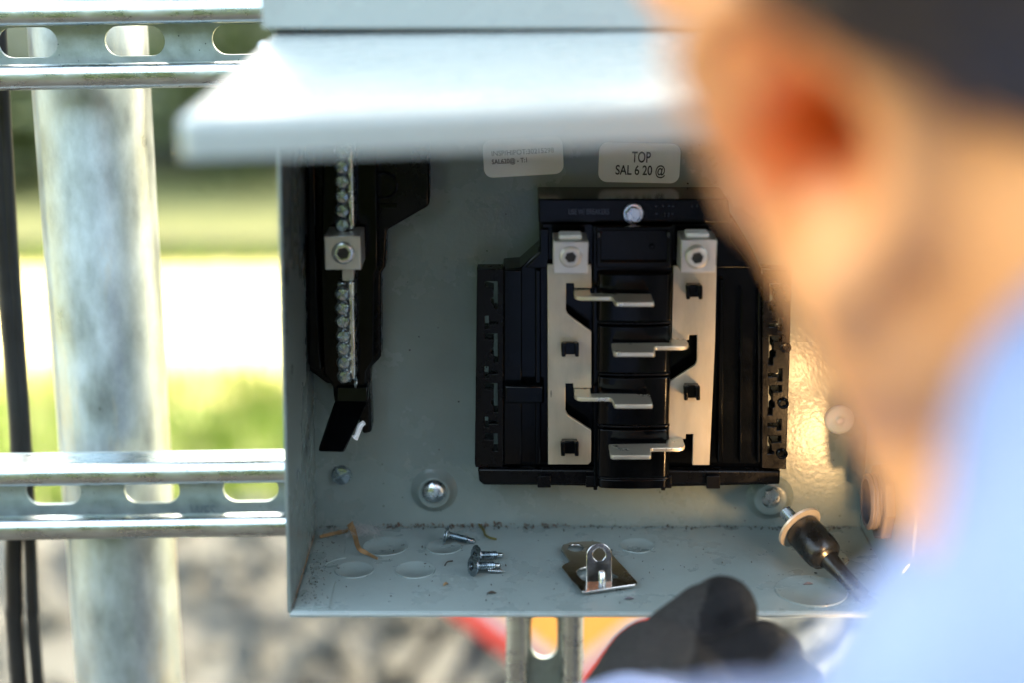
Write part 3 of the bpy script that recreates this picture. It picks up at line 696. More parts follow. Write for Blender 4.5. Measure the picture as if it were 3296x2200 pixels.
# bus bars
YBAR = .7035
Lbar = [(1762, 851), (1904, 851), (1904, 927), (1848, 927), (1848, 911), (1822, 911), (1822, 998), (1828, 1011), (1904, 1067), (1904, 1252), (1845, 1252), (1845, 1237), (1820, 1237), (1820, 1325), (1828, 1339), (1903, 1388), (1903, 1488), (1893, 1498), (1764, 1498)]
lb = add('bus_bar', Lbar, YBAR, YBAR + .0022, BAR, bb, bevel=.0003)
Rbar = [(2167, 855), (2307, 855), (2302, 1100), (2284, 1500), (2228, 1500), (2231, 1400), (2208, 1400), (2207, 1416), (2151, 1416), (2153, 1236), (2160, 1228), (2237, 1178), (2243, 1164), (2244, 1078), (2218, 1078), (2218, 1094), (2161, 1094)]
rb = add('bus_bar', Rbar, YBAR, YBAR + .0022, BAR, bb, bevel=.0003)
def stab(parent, root, xa, xb, xc, va, vb, left):
    """horizontal contact blade bent out of the bar; va/vb: picture rows of its near and far front edges"""
    y1, y2 = YBAR - .0135, YBAR - .0235
    za = P(xa, va, y1).z; t = .0020
    X = lambda u, y: P(u, va, y).x
    ch = .0022
    if left:
        a0, a1, a2 = X(xa, y1), X(xb, y1), X(xc, y2)
        pts = [(a0, YBAR + .002), (a0, y1 + .004), (a0 + ch * .5, y1 + .0012), (a0 + ch * 1.4, y1), (a1 - .0012, y1), (a1 - .0002, y1 - .001), (a1 + .0006, y2 + .0008), (a1 + .0012, y2), (a2, y2), (a2, y1 + .005), (a1, y1 + .006), (X(root, y1), y1 + .006), (X(root, y1), YBAR + .002)]
    else:
        a0, a1, a2 = X(xa, y1), X(xb, y1), X(xc, y2)
        pts = [(a0, YBAR + .002), (a0, y1 + .004), (a0 - ch * .5, y1 + .0012), (a0 - ch * 1.4, y1), (a1 + .0012, y1), (a1 + .0002, y1 - .001), (a1 - .0002, y2 + .0008), (a1 - .0008, y2), (a2 + .0012, y2), (a2, y2 + .0012), (a2, y1 + .005), (a1, y1 + .006), (X(root, y1), y1 + .006), (X(root, y1), YBAR + .002)]
    bm = NB(); slab(bm, [Vector((x, y, za)) for x, y in pts], [], (0, 0, -t))
    return obj('stab', bm, TABM, parent, bevel=.0003)
stab(lb, 1904, 1850, 1972, 2105, 954, 972, True)
stab(lb, 1904, 1850, 1969, 2101, 1282, 1303, True)
stab(rb, 2161, 2219, 2104, 1975, 1117, 1137, False)
stab(rb, 2151, 2207, 2092, 1966, 1444, 1468, False)
for u0, u1, v0, v1 in ((1806, 1864, 1105, 1152), (1804, 1863, 1423, 1472), (2207, 2262, 916, 964), (2200, 2254, 1243, 1292)):
    um = (u0 + u1) / 2; T = add('bar_clip', [(u0 + 4, v0), (u1 - 4, v0), (u1 - 2, v1 - 8), (u0 + 2, v1 - 8)], .6990, .7030, BLACK, bb, bevel=.0004)
    for s_ in (u0, u1 - 15): add('clip_arm', [(s_, v0 + 3), (s_ + 15, v0 + 3), (s_ + 15, v1), (s_ + 2, v1)], .6962, .6989, BLACK, T, bevel=.0005)
# lugs
def lug(parent, u0, u1, v0, v1, yf, depth, su, sv, sr, proud, m=ALU, insert=True):
    a = P(u0, v0, yf); b = P(u1, v1, yf)
    cz = a.z; hx, hy, hr = (a.x + b.x) / 2, yf + depth * .5, (b.x - a.x) * .33
    bm = NB(); box(bm, a.x, b.x, yf, yf + depth, b.z, a.z)
    L = obj('lug', bm, m, parent, bevel=.0004)
    if insert:
        bm = NB(); box(bm, hx - hr, hx + hr, yf + depth * .30, yf + depth * .80, a.z - .002, a.z + .0016); obj('wire_clamp', bm, LABEL, L, bevel=.0008)
    c = P(su, sv, yf - proud); M = zto((0, -1, 0), c); bm = NB()
    lathe(bm, [(sr, -proud - .001), (sr, -.0009), (sr * .93, -.0003), (sr * .80, 0), (sr * .60, 0)], M, 32)
    rh = sr * .60
    for i in range(32):
        pass
    obj('set_screw', bm, STEEL if not insert else ALU, L, angle=40)
    bm = NB(); hx6 = [M @ Vector((rh * 1.0 * math.cos(R(k_ * 60 + 10)), rh * 1.0 * math.sin(R(k_ * 60 + 10)), .00005)) for k_ in range(6)]
    ring_ = [M @ Vector((sr * .62 * math.cos(R(k_ * 15 + 10)), sr * .62 * math.sin(R(k_ * 15 + 10)), .00002)) for k_ in range(24)]
    # hex socket: flat collar with a six sided well
    r6 = [M @ Vector((rh * .92 * math.cos(R(k_ * 60 + 10)), rh * .92 * math.sin(R(k_ * 60 + 10)), 0)) for k_ in range(6)]
    slab(bm, ring_, [r6], Vector((0, .0012, 0)))
    obj('socket_collar', bm, STEEL if not insert else ALU, L)
    bm = NB(); lathe(bm, [(rh * 1.02, -.0009), (0, -.0011)], M, 24); obj('socket_well', bm, DARKM, L)
    return L
lug(bb, 1782, 1892, 777, 881, .6845, .0190, 1837, 828, .0049, .0012)
lug(bb, 2194, 2304, 771, 878, .6845, .0190, 2245, 830, .0051, .0042)

# ------------------------------------------------------------------ neutral bar on its black support
nb = thing('neutral_bar', 'black plastic terminal support with two silver screw bars on the left', 'terminal bar', P(1100, 1400, .72))
add('support', [(978, 380), (1382, 400), (1382, 659), (1370, 668), (1244, 741), (1240, 858), (1226, 879), (1226, 1150), (1218, 1162), (1193, 1186), (1190, 1240), (1196, 1394), (1168, 1401), (1140, 1300), (1076, 1300), (1070, 1240), (1052, 1238), (1017, 1212), (985, 1190), (976, 900)], .7235, YB - .001, BLACK2, nb, bevel=.0012)
add('tray', [(1040, 380), (1212, 380), (1216, 735), (1216, 870), (1206, 882), (1204, 1160), (1180, 1200), (1178, 1262), (1078, 1262), (1060, 1230), (1040, 1205), (1030, 900)], .7150, .7233, BLACK, nb, bevel=.001)
add('rim', [(986, 390), (1014, 390), (1022, 900), (1036, 1196), (1012, 1196), (992, 1176)], .7120, .7234, BLACK, nb, bevel=.001)
c = P(1237, 595, .7233); bm = NB(); lathe(bm, [(.0064, 0), (.0064, .0006), (.0058, .0009), (.0053, .0006), (.0053, 0)], zto((0, -1, 0), c), 36); obj('moulded_ring', bm, BLACK, nb)
obj('moulded_bar', pslab(NB(), [(1202, 655), (1278, 655), (1278, 668), (1202, 668)], .7228, .7234), BLACK, nb, bevel=.0002)
# bars with screws
def tbar(u0, u1, v0, v1, us, vs):
    yf = .7035; bm = NB()
    T = add('screw_bar', [(u0 + 33, v0), (u1, v0), (u1 + (v1 - v0) * .014, v1), (u0 + 33 + (v1 - v0) * .014, v1)], yf, .7150, STEEL, nb, bevel=.0009)
    add('bar_shoulder', [(u0, v0 + 2), (u0 + 32, v0 + 2), (u0 + 32 + (v1 - v0) * .014, v1 - 2), (u0 + (v1 - v0) * .014, v1 - 2)], yf + .003, .7150, SCREWM, T, bevel=.0006)
    bm = NB()
    for (u, v) in zip(us, vs):
        c = P(u, v, yf); lathe(bm, [(.0033, .0), (.0036, .0006), (.0033, .0010), (.0031, .0004)], zto((0, -1, 0), c), 20)
    obj('hole_rims', bm, STEEL, T)
    for i, (u, v) in enumerate(zip(us, vs)):
        M = zto((0, -1, 0), P(u, v, yf - .0005), random.uniform(0, 3.1)); bm = NB()
        lathe(bm, [(.0029, -.0004), (.0029, .0012), (.0026, .0014), (0, .0014)], M, 20)
        quarter(bm, .0028, .00045, .0014, .0021, M, .0003)
        obj('terminal_screw', bm, SCREWM, T, angle=30)
        # wire holes on the side face
        pr_ = P(u1 + (v - v0) * .014, v + 20, yf + .006)
        bm = NB(); lathe(bm, [(.0027, -.0004), (.0029, .0004), (.0024, .0006), (.0022, .0001)], zto((1, 0, 0), pr_), 16)
        obj('wire_hole_rim', bm, STEEL, T)
        bm = NB(); lathe(bm, [(.0022, .00025), (0, .00025)], zto((1, 0, 0), pr_), 16); obj('wire_hole', bm, DARKM, T)
    return T
tbar(1081, 1136, 430, 742, [1100, 1101, 1101, 1102, 1102, 1103, 1103], [445, 490, 537, 583, 631, 677, 723])
tbar(1085, 1140, 906, 1226, [1103, 1104, 1104, 1106, 1107, 1108, 1110], [945, 991, 1034, 1080, 1123, 1168, 1213])
add('link_strap', [(1098, 742), (1137, 742), (1139, 906), (1101, 906)], .7075, .7145, ALU, nb, bevel=.0004)
lug(nb, 1043, 1163, 759, 868, .6925, .0205, 1104, 815, .0051, .0018, insert=False)
# hanging flap at the lower end
bm = NB(); A = [P(1078, 1297, .712), P(1183, 1297, .712), P(1109, 1460, .688), P(1022, 1457, .688)]
slab(bm, A, [], Vector((0, .004, .0008))); obj('flap', bm, BLACK, nb, bevel=.0008)
bm = NB(); A = [P(1082, 1245, .713), P(1186, 1245, .713), P(1183, 1300, .711), P(1078, 1300, .711)]
slab(bm, A, [], Vector((0, .008, 0))); obj('flap_hinge', bm, BLACK, nb, bevel=.001)
bm = NB(); tube(bm, [P(1172, 1362, .70), P(1160, 1372, .70), P(1148, 1405, .699), P(1142, 1412, .699)], [.0012, .0014, .0012, .0018], 8); obj('torn_shred', bm, LABEL, nb)

# ------------------------------------------------------------------ debris in the box
def strip(pts, wds, m, name, label, cat):
    bm = NB(); L, Rr = [], []
    pp = smooth_path(pts, 5); n = len(pp)
    for i, p in enumerate(pp):
        d = (pp[min(i + 1, n - 1)] - pp[max(i - 1, 0)]).normalized(); s = d.cross(Vector((0, -.5, 1)).normalized())
        wv = wds[0] + (wds[1] - wds[0]) * i / n; wv *= .8 + .4 * noise.noise(p * 400)
        L.append(bm.verts.new(p + s * wv)); Rr.append(bm.verts.new(p - s * wv + Vector((0, 0, wv * .7))))
    for i in range(n - 1): bm.faces.new((L[i], L[i + 1], Rr[i + 1], Rr[i]))
    fs = list(bm.faces); ex_ = bmesh.ops.extrude_face_region(bm, geom=fs)
    bmesh.ops.translate(bm, verts=[g for g in ex_['geom'] if isinstance(g, bmesh.types.BMVert)], vec=(0, 0, .0004))
    return tag(obj(name, bm, m), label, cat)
strip([on_floor(1030, 1733, .003), on_floor(1075, 1722, .002), on_floor(1120, 1712, .0045), on_floor(1128, 1690, .010)], (.0007, .0012), LEAFB, 'dry_leaf', 'curled tan leaf shred reaching left in the back corner', 'leaf')
strip([on_floor(1126, 1692, .0085), on_floor(1140, 1722, .0055), on_floor(1155, 1770, .003), on_floor(1182, 1786, .0012), on_floor(1215, 1803, .0006)], (.0019, .0005), LEAFB, 'dry_leaf', 'long brown leaf shred reaching towards the floor knockouts', 'leaf')
bm = NB()
for i in range(90):
    c = on_floor(random.gauss(1165, 32), random.gauss(1712, 8), random.uniform(.001, .007))
    d = Vector((random.gauss(0, 1), random.gauss(0, .6), random.gauss(0, .5))).normalized() * random.uniform(.002, .006)
    tube(bm, smooth_path([c - d, c + Vector((0, 0, random.uniform(-.001, .002))), c + d], 3), .00007, 4)
tag(obj('lint', bm, FLUFF), 'tuft of pale grey lint beside the leaf shreds', 'lint', kind='stuff')
bm = NB()
def crumb(c, s):
    r = bmesh.ops.create_icosphere(bm, subdivisions=1, radius=s, matrix=Matrix.Translation(c) @ Euler((random.random() * 3, random.random() * 3, random.random() * 6)).to_matrix().to_4x4() @ Matrix.Diagonal((random.uniform(1, 3), 1, .6, 1)))
    for q in r['verts']: q.co += Vector((random.uniform(-1, 1), random.uniform(-1, 1), random.uniform(-1, 1))) * s * .3
for i in range(150):
    t = random.random() ** .7; f = Vector((XLB + .003, YF + .004 + (YB - YF - .006) * random.random(), ZBOT + .0008)); f.x += abs(random.gauss(0, .006)); crumb(f, random.uniform(.0001, .00032))
for i in range(190):
    x = random.uniform(XLB + .002, XR - .005); crumb(Vector((x, YB - .0008 - abs(random.gauss(0, .0018)), ZBOT + .0003)), random.uniform(.00015, .0005))
for i in range(110):
    crumb(Vector((random.uniform(XLB, XR), random.uniform(YF + .004, YB), ZBOT + .0003)), random.uniform(.00012, .0004))
tag(obj('grit', bm, GRIT), 'dark grit and dirt crumbs scattered over the box floor', 'grit', kind='stuff')
bm = NB()
for i in range(90):
    x = random.choice((random.uniform(-.065, -.02), random.uniform(-.02, .03))); crumb(Vector((x, YB - .0006 - abs(random.gauss(0, .0012)), ZBOT + .0006 + abs(random.gauss(0, .0008)))), random.uniform(.0002, .0005))
tag(obj('rust_dirt', bm, RUST), 'reddish brown dirt along the back seam of the box floor', 'dirt', kind='stuff')
for pts, lab in (([(1542, 1691), (1556, 1708), (1562, 1724), (1576, 1733), (1598, 1738)], 'thin green moss shred beside the back seam'), ([(1432, 1822), (1440, 1811), (1457, 1808)], 'short dark curl of swarf near the middle knockout')):
    bm = NB(); tube(bm, smooth_path([on_floor(u, v, .0010 + .0004 * (i % 2)) for i, (u, v) in enumerate(pts)], 5), .00035 if 'moss' not in lab else .0006, 6)
    tag(obj('shred', bm, mat('moss_shred', (.09, .08, .015), .9) if 'moss' in lab else GRIT), lab, 'shred')
for u, v, lab, m in ((1434, 1884, 'brown curved leaf chip between knockouts and screws', LEAFB), (1582, 1912, 'dark seed husk near the front edge of the floor', GRIT), (2025, 1930, 'pale smear of plastic near the front edge of the floor', HUBM), (2600, 1883, 'pale plastic crumb on the floor under the driver shaft', HUBM)):
    bm = NB(); p = on_floor(u, v, .0006); dv = Vector((.0022 if m is not LEAFB else .0010, .0012 if m is LEAFB else .0003, 0))
    tube(bm, smooth_path([p - dv, p + Vector((0, 0, .0006)), p + dv], 4), [.0002, .0003, .0005, .0006, .0007, .0006, .0005, .0003, .0002], 6)
    tag(obj('chip', bm, m), lab, 'chip')

# ------------------------------------------------------------------ cordless driver with nut setter, LED work light lit
tip = P(2525, 1646, .700)
vd = (PD(2593, 1719, .70) - Vector((0, 0, CH))).normalized()
imx = Vector((1, 0, 0)); imz = Vector((0, SP, CP))
ad = (imx * .63 - imz * .76) * math.sin(R(50)) - Vector((0, CP, -SP)) * math.cos(R(50)); ad.normalize()
hs = thing('driven_screw', 'threaded zinc screw with pale washer held in the nut setter', 'screw', tip)
M = zto(ad, tip); bm = NB(); pr = [(0, 0), (.0026, .0003)]
for k_ in range(11): pr += [(.0032, .0006 + k_ * .0010), (.0026, .0011 + k_ * .0010)]
pr += [(.0026, .0145)]
lathe(bm, pr, M, 20); obj('thread', bm, STEEL, hs, angle=25)
bm = NB(); lathe(bm, [(.0027, .0112), (.0113, .0112), (.0118, .0116), (.0115, .0126), (.0060, .0132)], M, 36); obj('washer', bm, NICK, hs)
cd = thing('cordless_driver', 'black nut setter and shaft of a driver reaching in from lower right', 'driver', tip + ad * .16)
bm = NB(); lathe(bm, [(.0062, .0135), (.0082, .0135), (.0086, .0142), (.0088, .0270), (.0086, .0300), (.0078, .0325), (.0060, .0338), (.0050, .0345)], M, 36); obj('socket', bm, SOCK, cd, angle=40)
bm = NB(); lathe(bm, [(.0048, .033), (.0040, .040), (.0037, .046), (.0037, .098), (0, .098)], M, 12); obj('shaft', bm, SOCK, cd, angle=40)
bm = NB(); lathe(bm, [(.004, .088), (.0105, .089), (.0120, .092), (.0120, .108), (.0135, .110), (.0200, .120), (.0235, .128), (.0235, .134), (0, .134)], M, 36); obj('chuck', bm, SOCK, cd, angle=40)
bm = NB(); lathe(bm, [(.0, .133), (.0260, .133), (.0295, .140), (.0305, .170), (.0300, .240), (.0270, .262), (.0180, .268), (0, .268)], M, 36); obj('motor_housing', bm, TOOLY, cd, angle=40)
hdn = Vector((.30, 0, -1)); hdn = (hdn - ad * hdn.dot(ad)).normalized()
h0 = tip + ad * .215
bm = NB(); tube(bm, smooth_path([h0, h0 + hdn * .05, h0 + hdn * .105 + ad * .012, h0 + hdn * .14 + ad * .012]), [.021, .020, .019, .018, .018, .018, .018, .018, .0185, .019, .0195, .02, .021, .022, .023, .024, .025, .026, .027], 16); obj('grip', bm, TOOLB, cd)
bm = NB(); Mb2 = Matrix((ad, hdn.cross(ad), hdn)).transposed().to_4x4(); box(bm, -.055, .05, -.038, .038, 0, .05, Matrix.Translation(h0 + hdn * .14) @ Mb2); obj('battery', bm, TOOLB, cd, bevel=.006)
LEDM = bpy.data.materials.new('led_lens'); LEDM.use_nodes = True
e = LEDM.node_tree.nodes['Principled BSDF']; e.inputs['Emission Color'].default_value = (1, .62, .28, 1); e.inputs['Emission Strength'].default_value = 5
def led_at(u, v, y):                              # lamp place whose mirror image in the back panel shows at (u, v)
    q = P(u, v, YB) - Vector((0, 0, CH)); k_ = (2 * YB - y) / YB
    return Vector((q.x * k_, y, CH + q.z * k_))
LEDS = ((led_at(2632, 1405, .595), .075), (led_at(2556, 1190, .600), .030))
for p, pw in LEDS:
    bm = NB(); lathe(bm, [(0, -.002), (.0036, -.002), (.0036, .0002), (.0028, .001), (0, .0013)], zto((-.35, 1, .25), p), 16); obj('work_light', bm, LEDM, cd)
    dq = Vector((-.35, 1, .25)).normalized(); tube_p = [p - dq * .002, p - dq * .032, tip + ad * .155]
    bm = NB(); tube(bm, tube_p, [.0042, .0045, .006], 10); obj('work_light_arm', bm, TOOLB, cd)
    ll = bpy.data.lights.new('work_light_beam', 'SPOT'); ll.energy = pw; ll.color = (1, .58, .24); ll.shadow_soft_size = .0035; ll.spot_size = R(112); ll.spot_blend = 1
    lo_ = bpy.data.objects.new('work_light_beam', ll); COL.objects.link(lo_); lo_.parent = cd
    d_ = Vector((-.12, 1, .38)).normalized(); lo_.location = p + d_ * .004 - wloc(cd); lo_.rotation_euler = (-d_).to_track_quat('Z', 'Y').to_euler()

# ------------------------------------------------------------------ worker
def cap(bm, a, b, ra, rb, n=20):
    a, b = Vector(a), Vector(b); d = b - a; L = d.length
    M = zto(d if L > 1e-6 else (0, 0, 1), a); pr = []
    for k_ in range(7): t = math.pi / 2 * (1 - k_ / 6); pr.append((max(0, ra * math.cos(t)), -ra * math.sin(t)))
    for k_ in range(1, 7): t = math.pi / 2 * k_ / 6; pr.append((max(0, rb * math.cos(t)) if k_ < 6 else 0, L + rb * math.sin(t)))
    pr[0] = (0, -ra); lathe(bm, pr, M, n)
def ell(bm, c, r, Mr=Matrix(), n=28):
    pr = [(math.sin(math.pi * k_ / 14) if 0 < k_ < 14 else 0, -math.cos(math.pi * k_ / 14)) for k_ in range(15)]
    lathe(bm, pr, Matrix.Translation(c) @ Mr.to_4x4() @ Matrix.Diagonal((*r, 1)), n)
def remesh(bm, voxel, smooth=4, disp=None):
    bmesh.ops.recalc_face_normals(bm, faces=bm.faces)
    me = bpy.data.meshes.new('tmp'); bm.to_mesh(me); bm.free(); o = bpy.data.objects.new('tmp', me); COL.objects.link(o)
    r = o.modifiers.new('r', 'REMESH'); r.mode = 'VOXEL'; r.voxel_size = voxel; r.use_smooth_shade = True
    if smooth: s_ = o.modifiers.new('s', 'SMOOTH'); s_.iterations = smooth; s_.factor = .5
    dg = bpy.context.evaluated_depsgraph_get(); out = bpy.data.meshes.new_from_object(o.evaluated_get(dg))
    bpy.data.objects.remove(o)
    if disp:
        ns = [v_.normal.copy() for v_ in out.vertices]
        for v_, n_ in zip(out.vertices, ns): v_.co += n_ * disp(v_.co)
    out.materials.clear(); return out

pe = thing('person', 'worker in a pale blue shirt and black gloves bending to the box', 'person', (.36, .12, 0))
# head frame
yaw = R(19); fw = Vector((-math.sin(yaw), math.cos(yaw), -.25)).normalized()
up0 = Vector((-.36, .02, 1)); up_ = (up0 - fw * up0.dot(fw)).normalized(); lf = up_.cross(fw)      # wearer's left
HM = Matrix((lf, fw, up_)).transposed()                                                     # local: x left, y forward, z up
EAR = PD(2620, 480, .272)
HC = EAR - lf * .070 + up_ * .012 + fw * .004
def hl(x, y, z): return HC + HM @ Vector((x, y, z))
bm = NB()
ell(bm, hl(0, -.004, .035), (.074, .094, .088), HM)                     # skull
ell(bm, hl(0, .038, -.03), (.060, .056, .080), HM)                      # face
ell(bm, hl(.034, .048, -.006), (.026, .034, .028), HM)                  # cheek bone
ell(bm, hl(-.040, .050, -.004), (.026, .034, .026), HM)
cap(bm, hl(.050, .012, -.050), hl(.018, .082, -.100), .024, .018)       # jaw
cap(bm, hl(-.054, .012, -.045), hl(-.018, .085, -.098), .020, .017)
cap(bm, hl(0, .095, .012), hl(0, .113, -.030), .009, .014)              # nose
ell(bm, hl(0, .085, -.060), (.026, .018, .010), HM)                     # lips
ell(bm, hl(0, .078, .024), (.052, .022, .014), HM)                      # brow
VD = (PD(2620, 480, 1) - Vector((0, 0, CH))).normalized()
for s_ in (1, -1):
    # ear: helix rim, lobe and tragus round the bowl
    ec = HC + lf * (s_ * .072) - up_ * .012 - fw * .004
    ne = (lf * (s_ * .72) - fw * .70).normalized(); ya = up_.cross(ne); ya = ya if ya.dot(fw) > 0 else -ya
    def eh(y, z, x=0): return ec + ya * y + up_ * z + ne * x
    rim = [eh(.013, .010, -.002), eh(.013, .022, .002), eh(.004, .030, .006), eh(-.008, .028, .008), eh(-.016, .016, .008), eh(-.017, .002, .007), eh(-.013, -.011, .005), eh(-.006, -.020, .003), eh(.004, -.022, .001)]
    rp = smooth_path(rim, 4)
    for a_, b_ in zip(rp, rp[1:]): cap(bm, a_, b_, .0052, .0052, 8)
    cap(bm, eh(.002, -.022, 0), eh(.005, -.028, -.002), .0075, .0070, 10)
    cap(bm, eh(.012, .002, -.001), eh(.011, -.007, -.001), .0050, .0055, 10)
    cap(bm, eh(-.010, .018, -.006), eh(-.010, -.006, -.006), .009, .009, 10)
NK = PD(3570, 900, .325); NB_ = NK + Vector((.055, -.05, -.095))
cap(bm, hl(0, -.012, -.040), NK, .062, .060); cap(bm, NK, NB_, .060, .075)
SHC = PD(4200, 1640, .25); SHL = PD(3980, 2420, .205); SHR = NB_ + Vector((.17, .085, -.05))
WST = Vector((.40, .10, .98)); HIP = Vector((.42, .08, .86))
ELL = PD(2720, 3470, .25); WRL = PD(1985, 2560, .60)
ELR = Vector((.44, .24, CH - .40)); WRR = h0 + hdn * .06 - ad * -.045
cap(bm, NB_, (NB_ + WST) / 2, .105, .13); cap(bm, (NB_ + WST) / 2, WST, .13, .12); cap(bm, WST, HIP, .125, .135)
cap(bm, NB_ + Vector((0, 0, -.05)), SHL, .060, .030); cap(bm, NB_ + Vector((0, 0, -.05)), SHR, .075, .045)
cap(bm, SHL, ELL, .034, .034); cap(bm, ELL, WRL, .036, .026)
cap(bm, SHR, ELR, .044, .036); cap(bm, ELR, WRR, .036, .024)
for s_ in (-1, 1):
    kn = HIP + Vector((s_ * .10, .10, -.42)); an = Vector((HIP.x + s_ * .12, HIP.y + .02, .07))
    cap(bm, HIP + Vector((s_ * .085, 0, -.04)), kn, .078, .055); cap(bm, kn, an, .055, .038)
bme = remesh(bm, .0036, 4)
for v_ in bme.vertices:                           # press in the hollow of each ear
    for s_ in (1, -1):
        ec = HC + lf * (s_ * .072) - up_ * .012 - fw * .004; dv = (fw * .72 - lf * (s_ * .70)).normalized()
        w_ = v_.co - ec; ax_ = w_.dot(dv); rho = (w_ - dv * ax_).length
        if -.025 < ax_ < .05: v_.co += dv * (.034 * math.exp(-(rho / .0112) ** 4))
link('body', bme, SKIN, pe, angle=0)
# hair
bm = NB(); ell(bm, hl(0, -.012, .042), (.081, .098, .092), HM); cap(bm, hl(.03, -.075, .0), hl(-.03, -.075, .0), .026, .026)
me = remesh(bm, .004, 3, lambda c: .0022 * noise.noise(c * 110) + .0012 * noise.noise(c * 330))
b2 = NB(); b2.from_mesh(me)
kill = []
for v_ in b2.verts:
    q = HM.transposed() @ (v_.co - HC); edge = -.004 + .012 * noise.noise(v_.co * 60)
    # hair line: over the ear, down to the nape behind it, up over the temple
    lim = (.036 + edge + (q.y + .005) * .8) if q.y > -.005 else (.036 + edge + (q.y + .005) * 1.5)
    if q.y > .03: lim = max(lim, .034 + (q.y - .03) * 1.2)
    if q.z < lim: kill.append(v_)
bmesh.ops.delete(b2, geom=kill, context='VERTS')
hr_ = obj('hair', b2, HAIR, pe, recalc=False, angle=0)
for pl in hr_.data.polygons: pl.use_smooth = True
sd = hr_.modifiers.new('solid', 'SOLIDIFY'); sd.thickness = .006; sd.offset = -1
# shirt
bm = NB()
sh = .014
cap(bm, NB_ + Vector((0, .0, -.03)), (NB_ + WST) / 2, .112 + sh, .135 + sh); cap(bm, (NB_ + WST) / 2, WST, .135 + sh, .128 + sh); cap(bm, WST, HIP + Vector((0, 0, .02)), .130 + sh, .142 + sh)
cap(bm, NB_ + Vector((0, 0, -.06)), SHL, .060 + sh, .034 + sh); cap(bm, NB_ + Vector((0, 0, -.045)), SHR, .080 + sh, .050 + sh)
cap(bm, SHC, SHL, .052, .047); cap(bm, SHL, ELL, .034 + sh, .034 + sh); cap(bm, ELL, WRL + (ELL - WRL) * .10, .044 + sh, .033 + sh)
cap(bm, SHR, ELR, .050 + sh, .044 + sh); cap(bm, ELR, WRR + (ELR - WRR) * .15, .044 + sh, .034 + sh)
nd = (NB_ - NK).normalized(); kk = NK + nd * .058
for t in range(24):
    a_, b_ = [zto(nd, kk) @ Vector((.075 * math.cos(R(q_)), .070 * math.sin(R(q_)), .012 * math.cos(R(q_)))) for q_ in (t * 15, t * 15 + 15)]
    cap(bm, a_, b_, .014, .014, 8)
def fold(c): return .006 * noise.noise(Vector((c.x * 14, c.y * 14, c.z * 6))) + .003 * noise.noise(c * 42)
link('shirt', remesh(bm, .0045, 4, fold), SHIRT, pe, angle=0)
# trousers and boots
bm = NB()
cap(bm, HIP + Vector((-.06, 0, .05)), HIP + Vector((.06, 0, .05)), .150, .150)
for s_ in (-1, 1):
    kn = HIP + Vector((s_ * .10, .10, -.42)); an = Vector((HIP.x + s_ * .12, HIP.y + .02, .10))
    cap(bm, HIP + Vector((s_ * .085, 0, -.04)), kn, .095, .070); cap(bm, kn, an, .070, .056)
link('trousers', remesh(bm, .008, 3, lambda c: .004 * noise.noise(c * 25)), TROU, pe, angle=0)
for s_ in (-1, 1):
    bm = NB(); an = Vector((HIP.x + s_ * .12, HIP.y + .02, .08)); ft = fw.copy(); ft.z = 0; ft.normalize()
    cap(bm, an + Vector((0, 0, .06)), an + Vector((0, 0, -.03)), .052, .052); cap(bm, an + Vector((0, 0, -.035)), an + ft * .15 + Vector((0, 0, -.042)), .045, .038)
    link('boot', remesh(bm, .008, 2), BOOT, pe, angle=0)
# gloved left hand, fingers pointing right under the box
def chain(bm, pts, rs):
    for (a_, ra), (b_, rb_) in zip(zip(pts, rs), zip(pts[1:], rs[1:])): cap(bm, a_, b_, ra, rb_, 14)
bm = NB()
def g(u, v, d): return PD(u + 75, v + 30, d + .055)
chain(bm, [WRL - (WRL - ELL).normalized() * .03, WRL, g(2010, 2290, .570)], [.031, .030, .029])
chain(bm, [g(2000, 2270, .575), g(2030, 2130, .590)], [.028, .021])                     # back of hand
chain(bm, [g(2130, 2290, .560), g(2110, 2160, .585)], [.026, .020])
chain(bm, [g(2020, 2120, .592), g(2110, 2040, .600), g(2195, 1962, .603), g(2250, 1932, .602), g(2268, 1940, .601)], [.0165, .0160, .0145, .0140, .0125])   # first finger
chain(bm, [g(2100, 2170, .580), g(2255, 2130, .580), g(2375, 2068, .582), g(2420, 2082, .582)], [.0160, .0142, .0128, .0112])                            # second finger
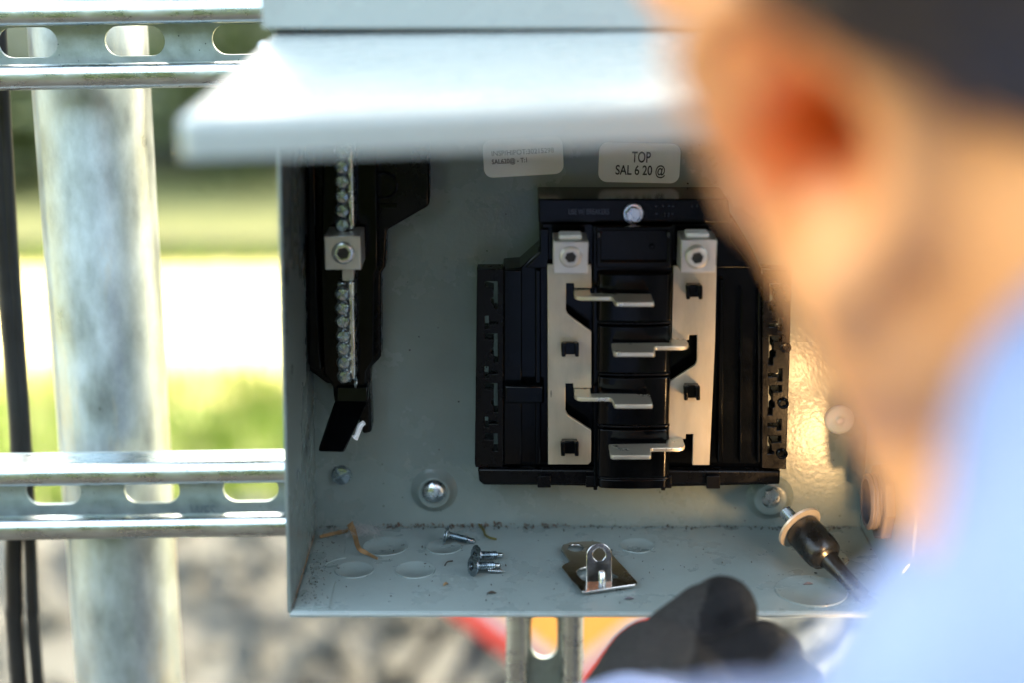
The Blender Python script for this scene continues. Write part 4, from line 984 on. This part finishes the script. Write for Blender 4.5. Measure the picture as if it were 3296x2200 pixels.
chain(bm, [g(2130, 2250, .570), g(2300, 2200, .572), g(2440, 2160, .575), g(2490, 2185, .575)], [.0165, .0148, .0135, .0118])                            # third finger
chain(bm, [g(2150, 2330, .560), g(2300, 2290, .560), g(2410, 2260, .562)], [.0155, .0135, .0115])                                                      # little finger
chain(bm, [g(2060, 2330, .545), g(2170, 2330, .525), g(2290, 2290, .520), g(2360, 2270, .522)], [.019, .017, .0150, .0130])                              # thumb
def knit(c):
    return .0003 * noise.noise(c * 260)
me = remesh(bm, .0013, 3, knit)
gl = link('glove', me, [KNIT, COATM], pe, angle=0)
off = wloc(pe)
for pl in me.polygons:
    c = pl.center + off; d = c - Vector((0, 0, CH)); dep = d.y * CP - d.z * SP
    u = 1648 + d.x / dep * FPX; v = 1100 - (d.z * CP + d.y * SP) / dep * FPX
    if u > 2275 - (v - 1900) * .22 + 14 * noise.noise(c * 120): pl.material_index = 1
# ribbed knit cuff and ribs over the back of the hand
bm = NB()
for k_ in range(13):
    t = k_ / 12; a_ = g(1985 + 250 * t, 2330, .545 - .012 * math.sin(math.pi * t)); b_ = g(2035 + 215 * t, 2150 - 20 * math.sin(math.pi * t), .562 - .006 * t)
    tube(bm, smooth_path([a_, (a_ + b_) / 2 + Vector((0, -.003, .001)), b_], 4), [.0016] * 8 + [.0008], 7)
obj('glove_ribs', bm, KNIT, gl)
# gloved right hand closed round the driver grip
bm = NB(); gc = h0 + hdn * .06; sdv = hdn.cross(ad)
chain(bm, [WRR, gc + ad * .028], [.030, .028])
for k_ in range(4):
    c = gc + hdn * (-.036 + .024 * k_); rr = .030
    pts = [c + ad * (rr * math.cos(R(q_))) + sdv * (rr * math.sin(R(q_))) for q_ in (20, 70, 120, 170, 215)]
    chain(bm, pts, [.0130, .0125, .0120, .0115, .0105])
chain(bm, [gc + ad * .028 - hdn * .02, gc - sdv * .034 - hdn * .035, gc - sdv * .026 - ad * .024 - hdn * .038], [.0165, .014, .012])
link('glove', remesh(bm, .003, 3), COATM, pe, angle=0)
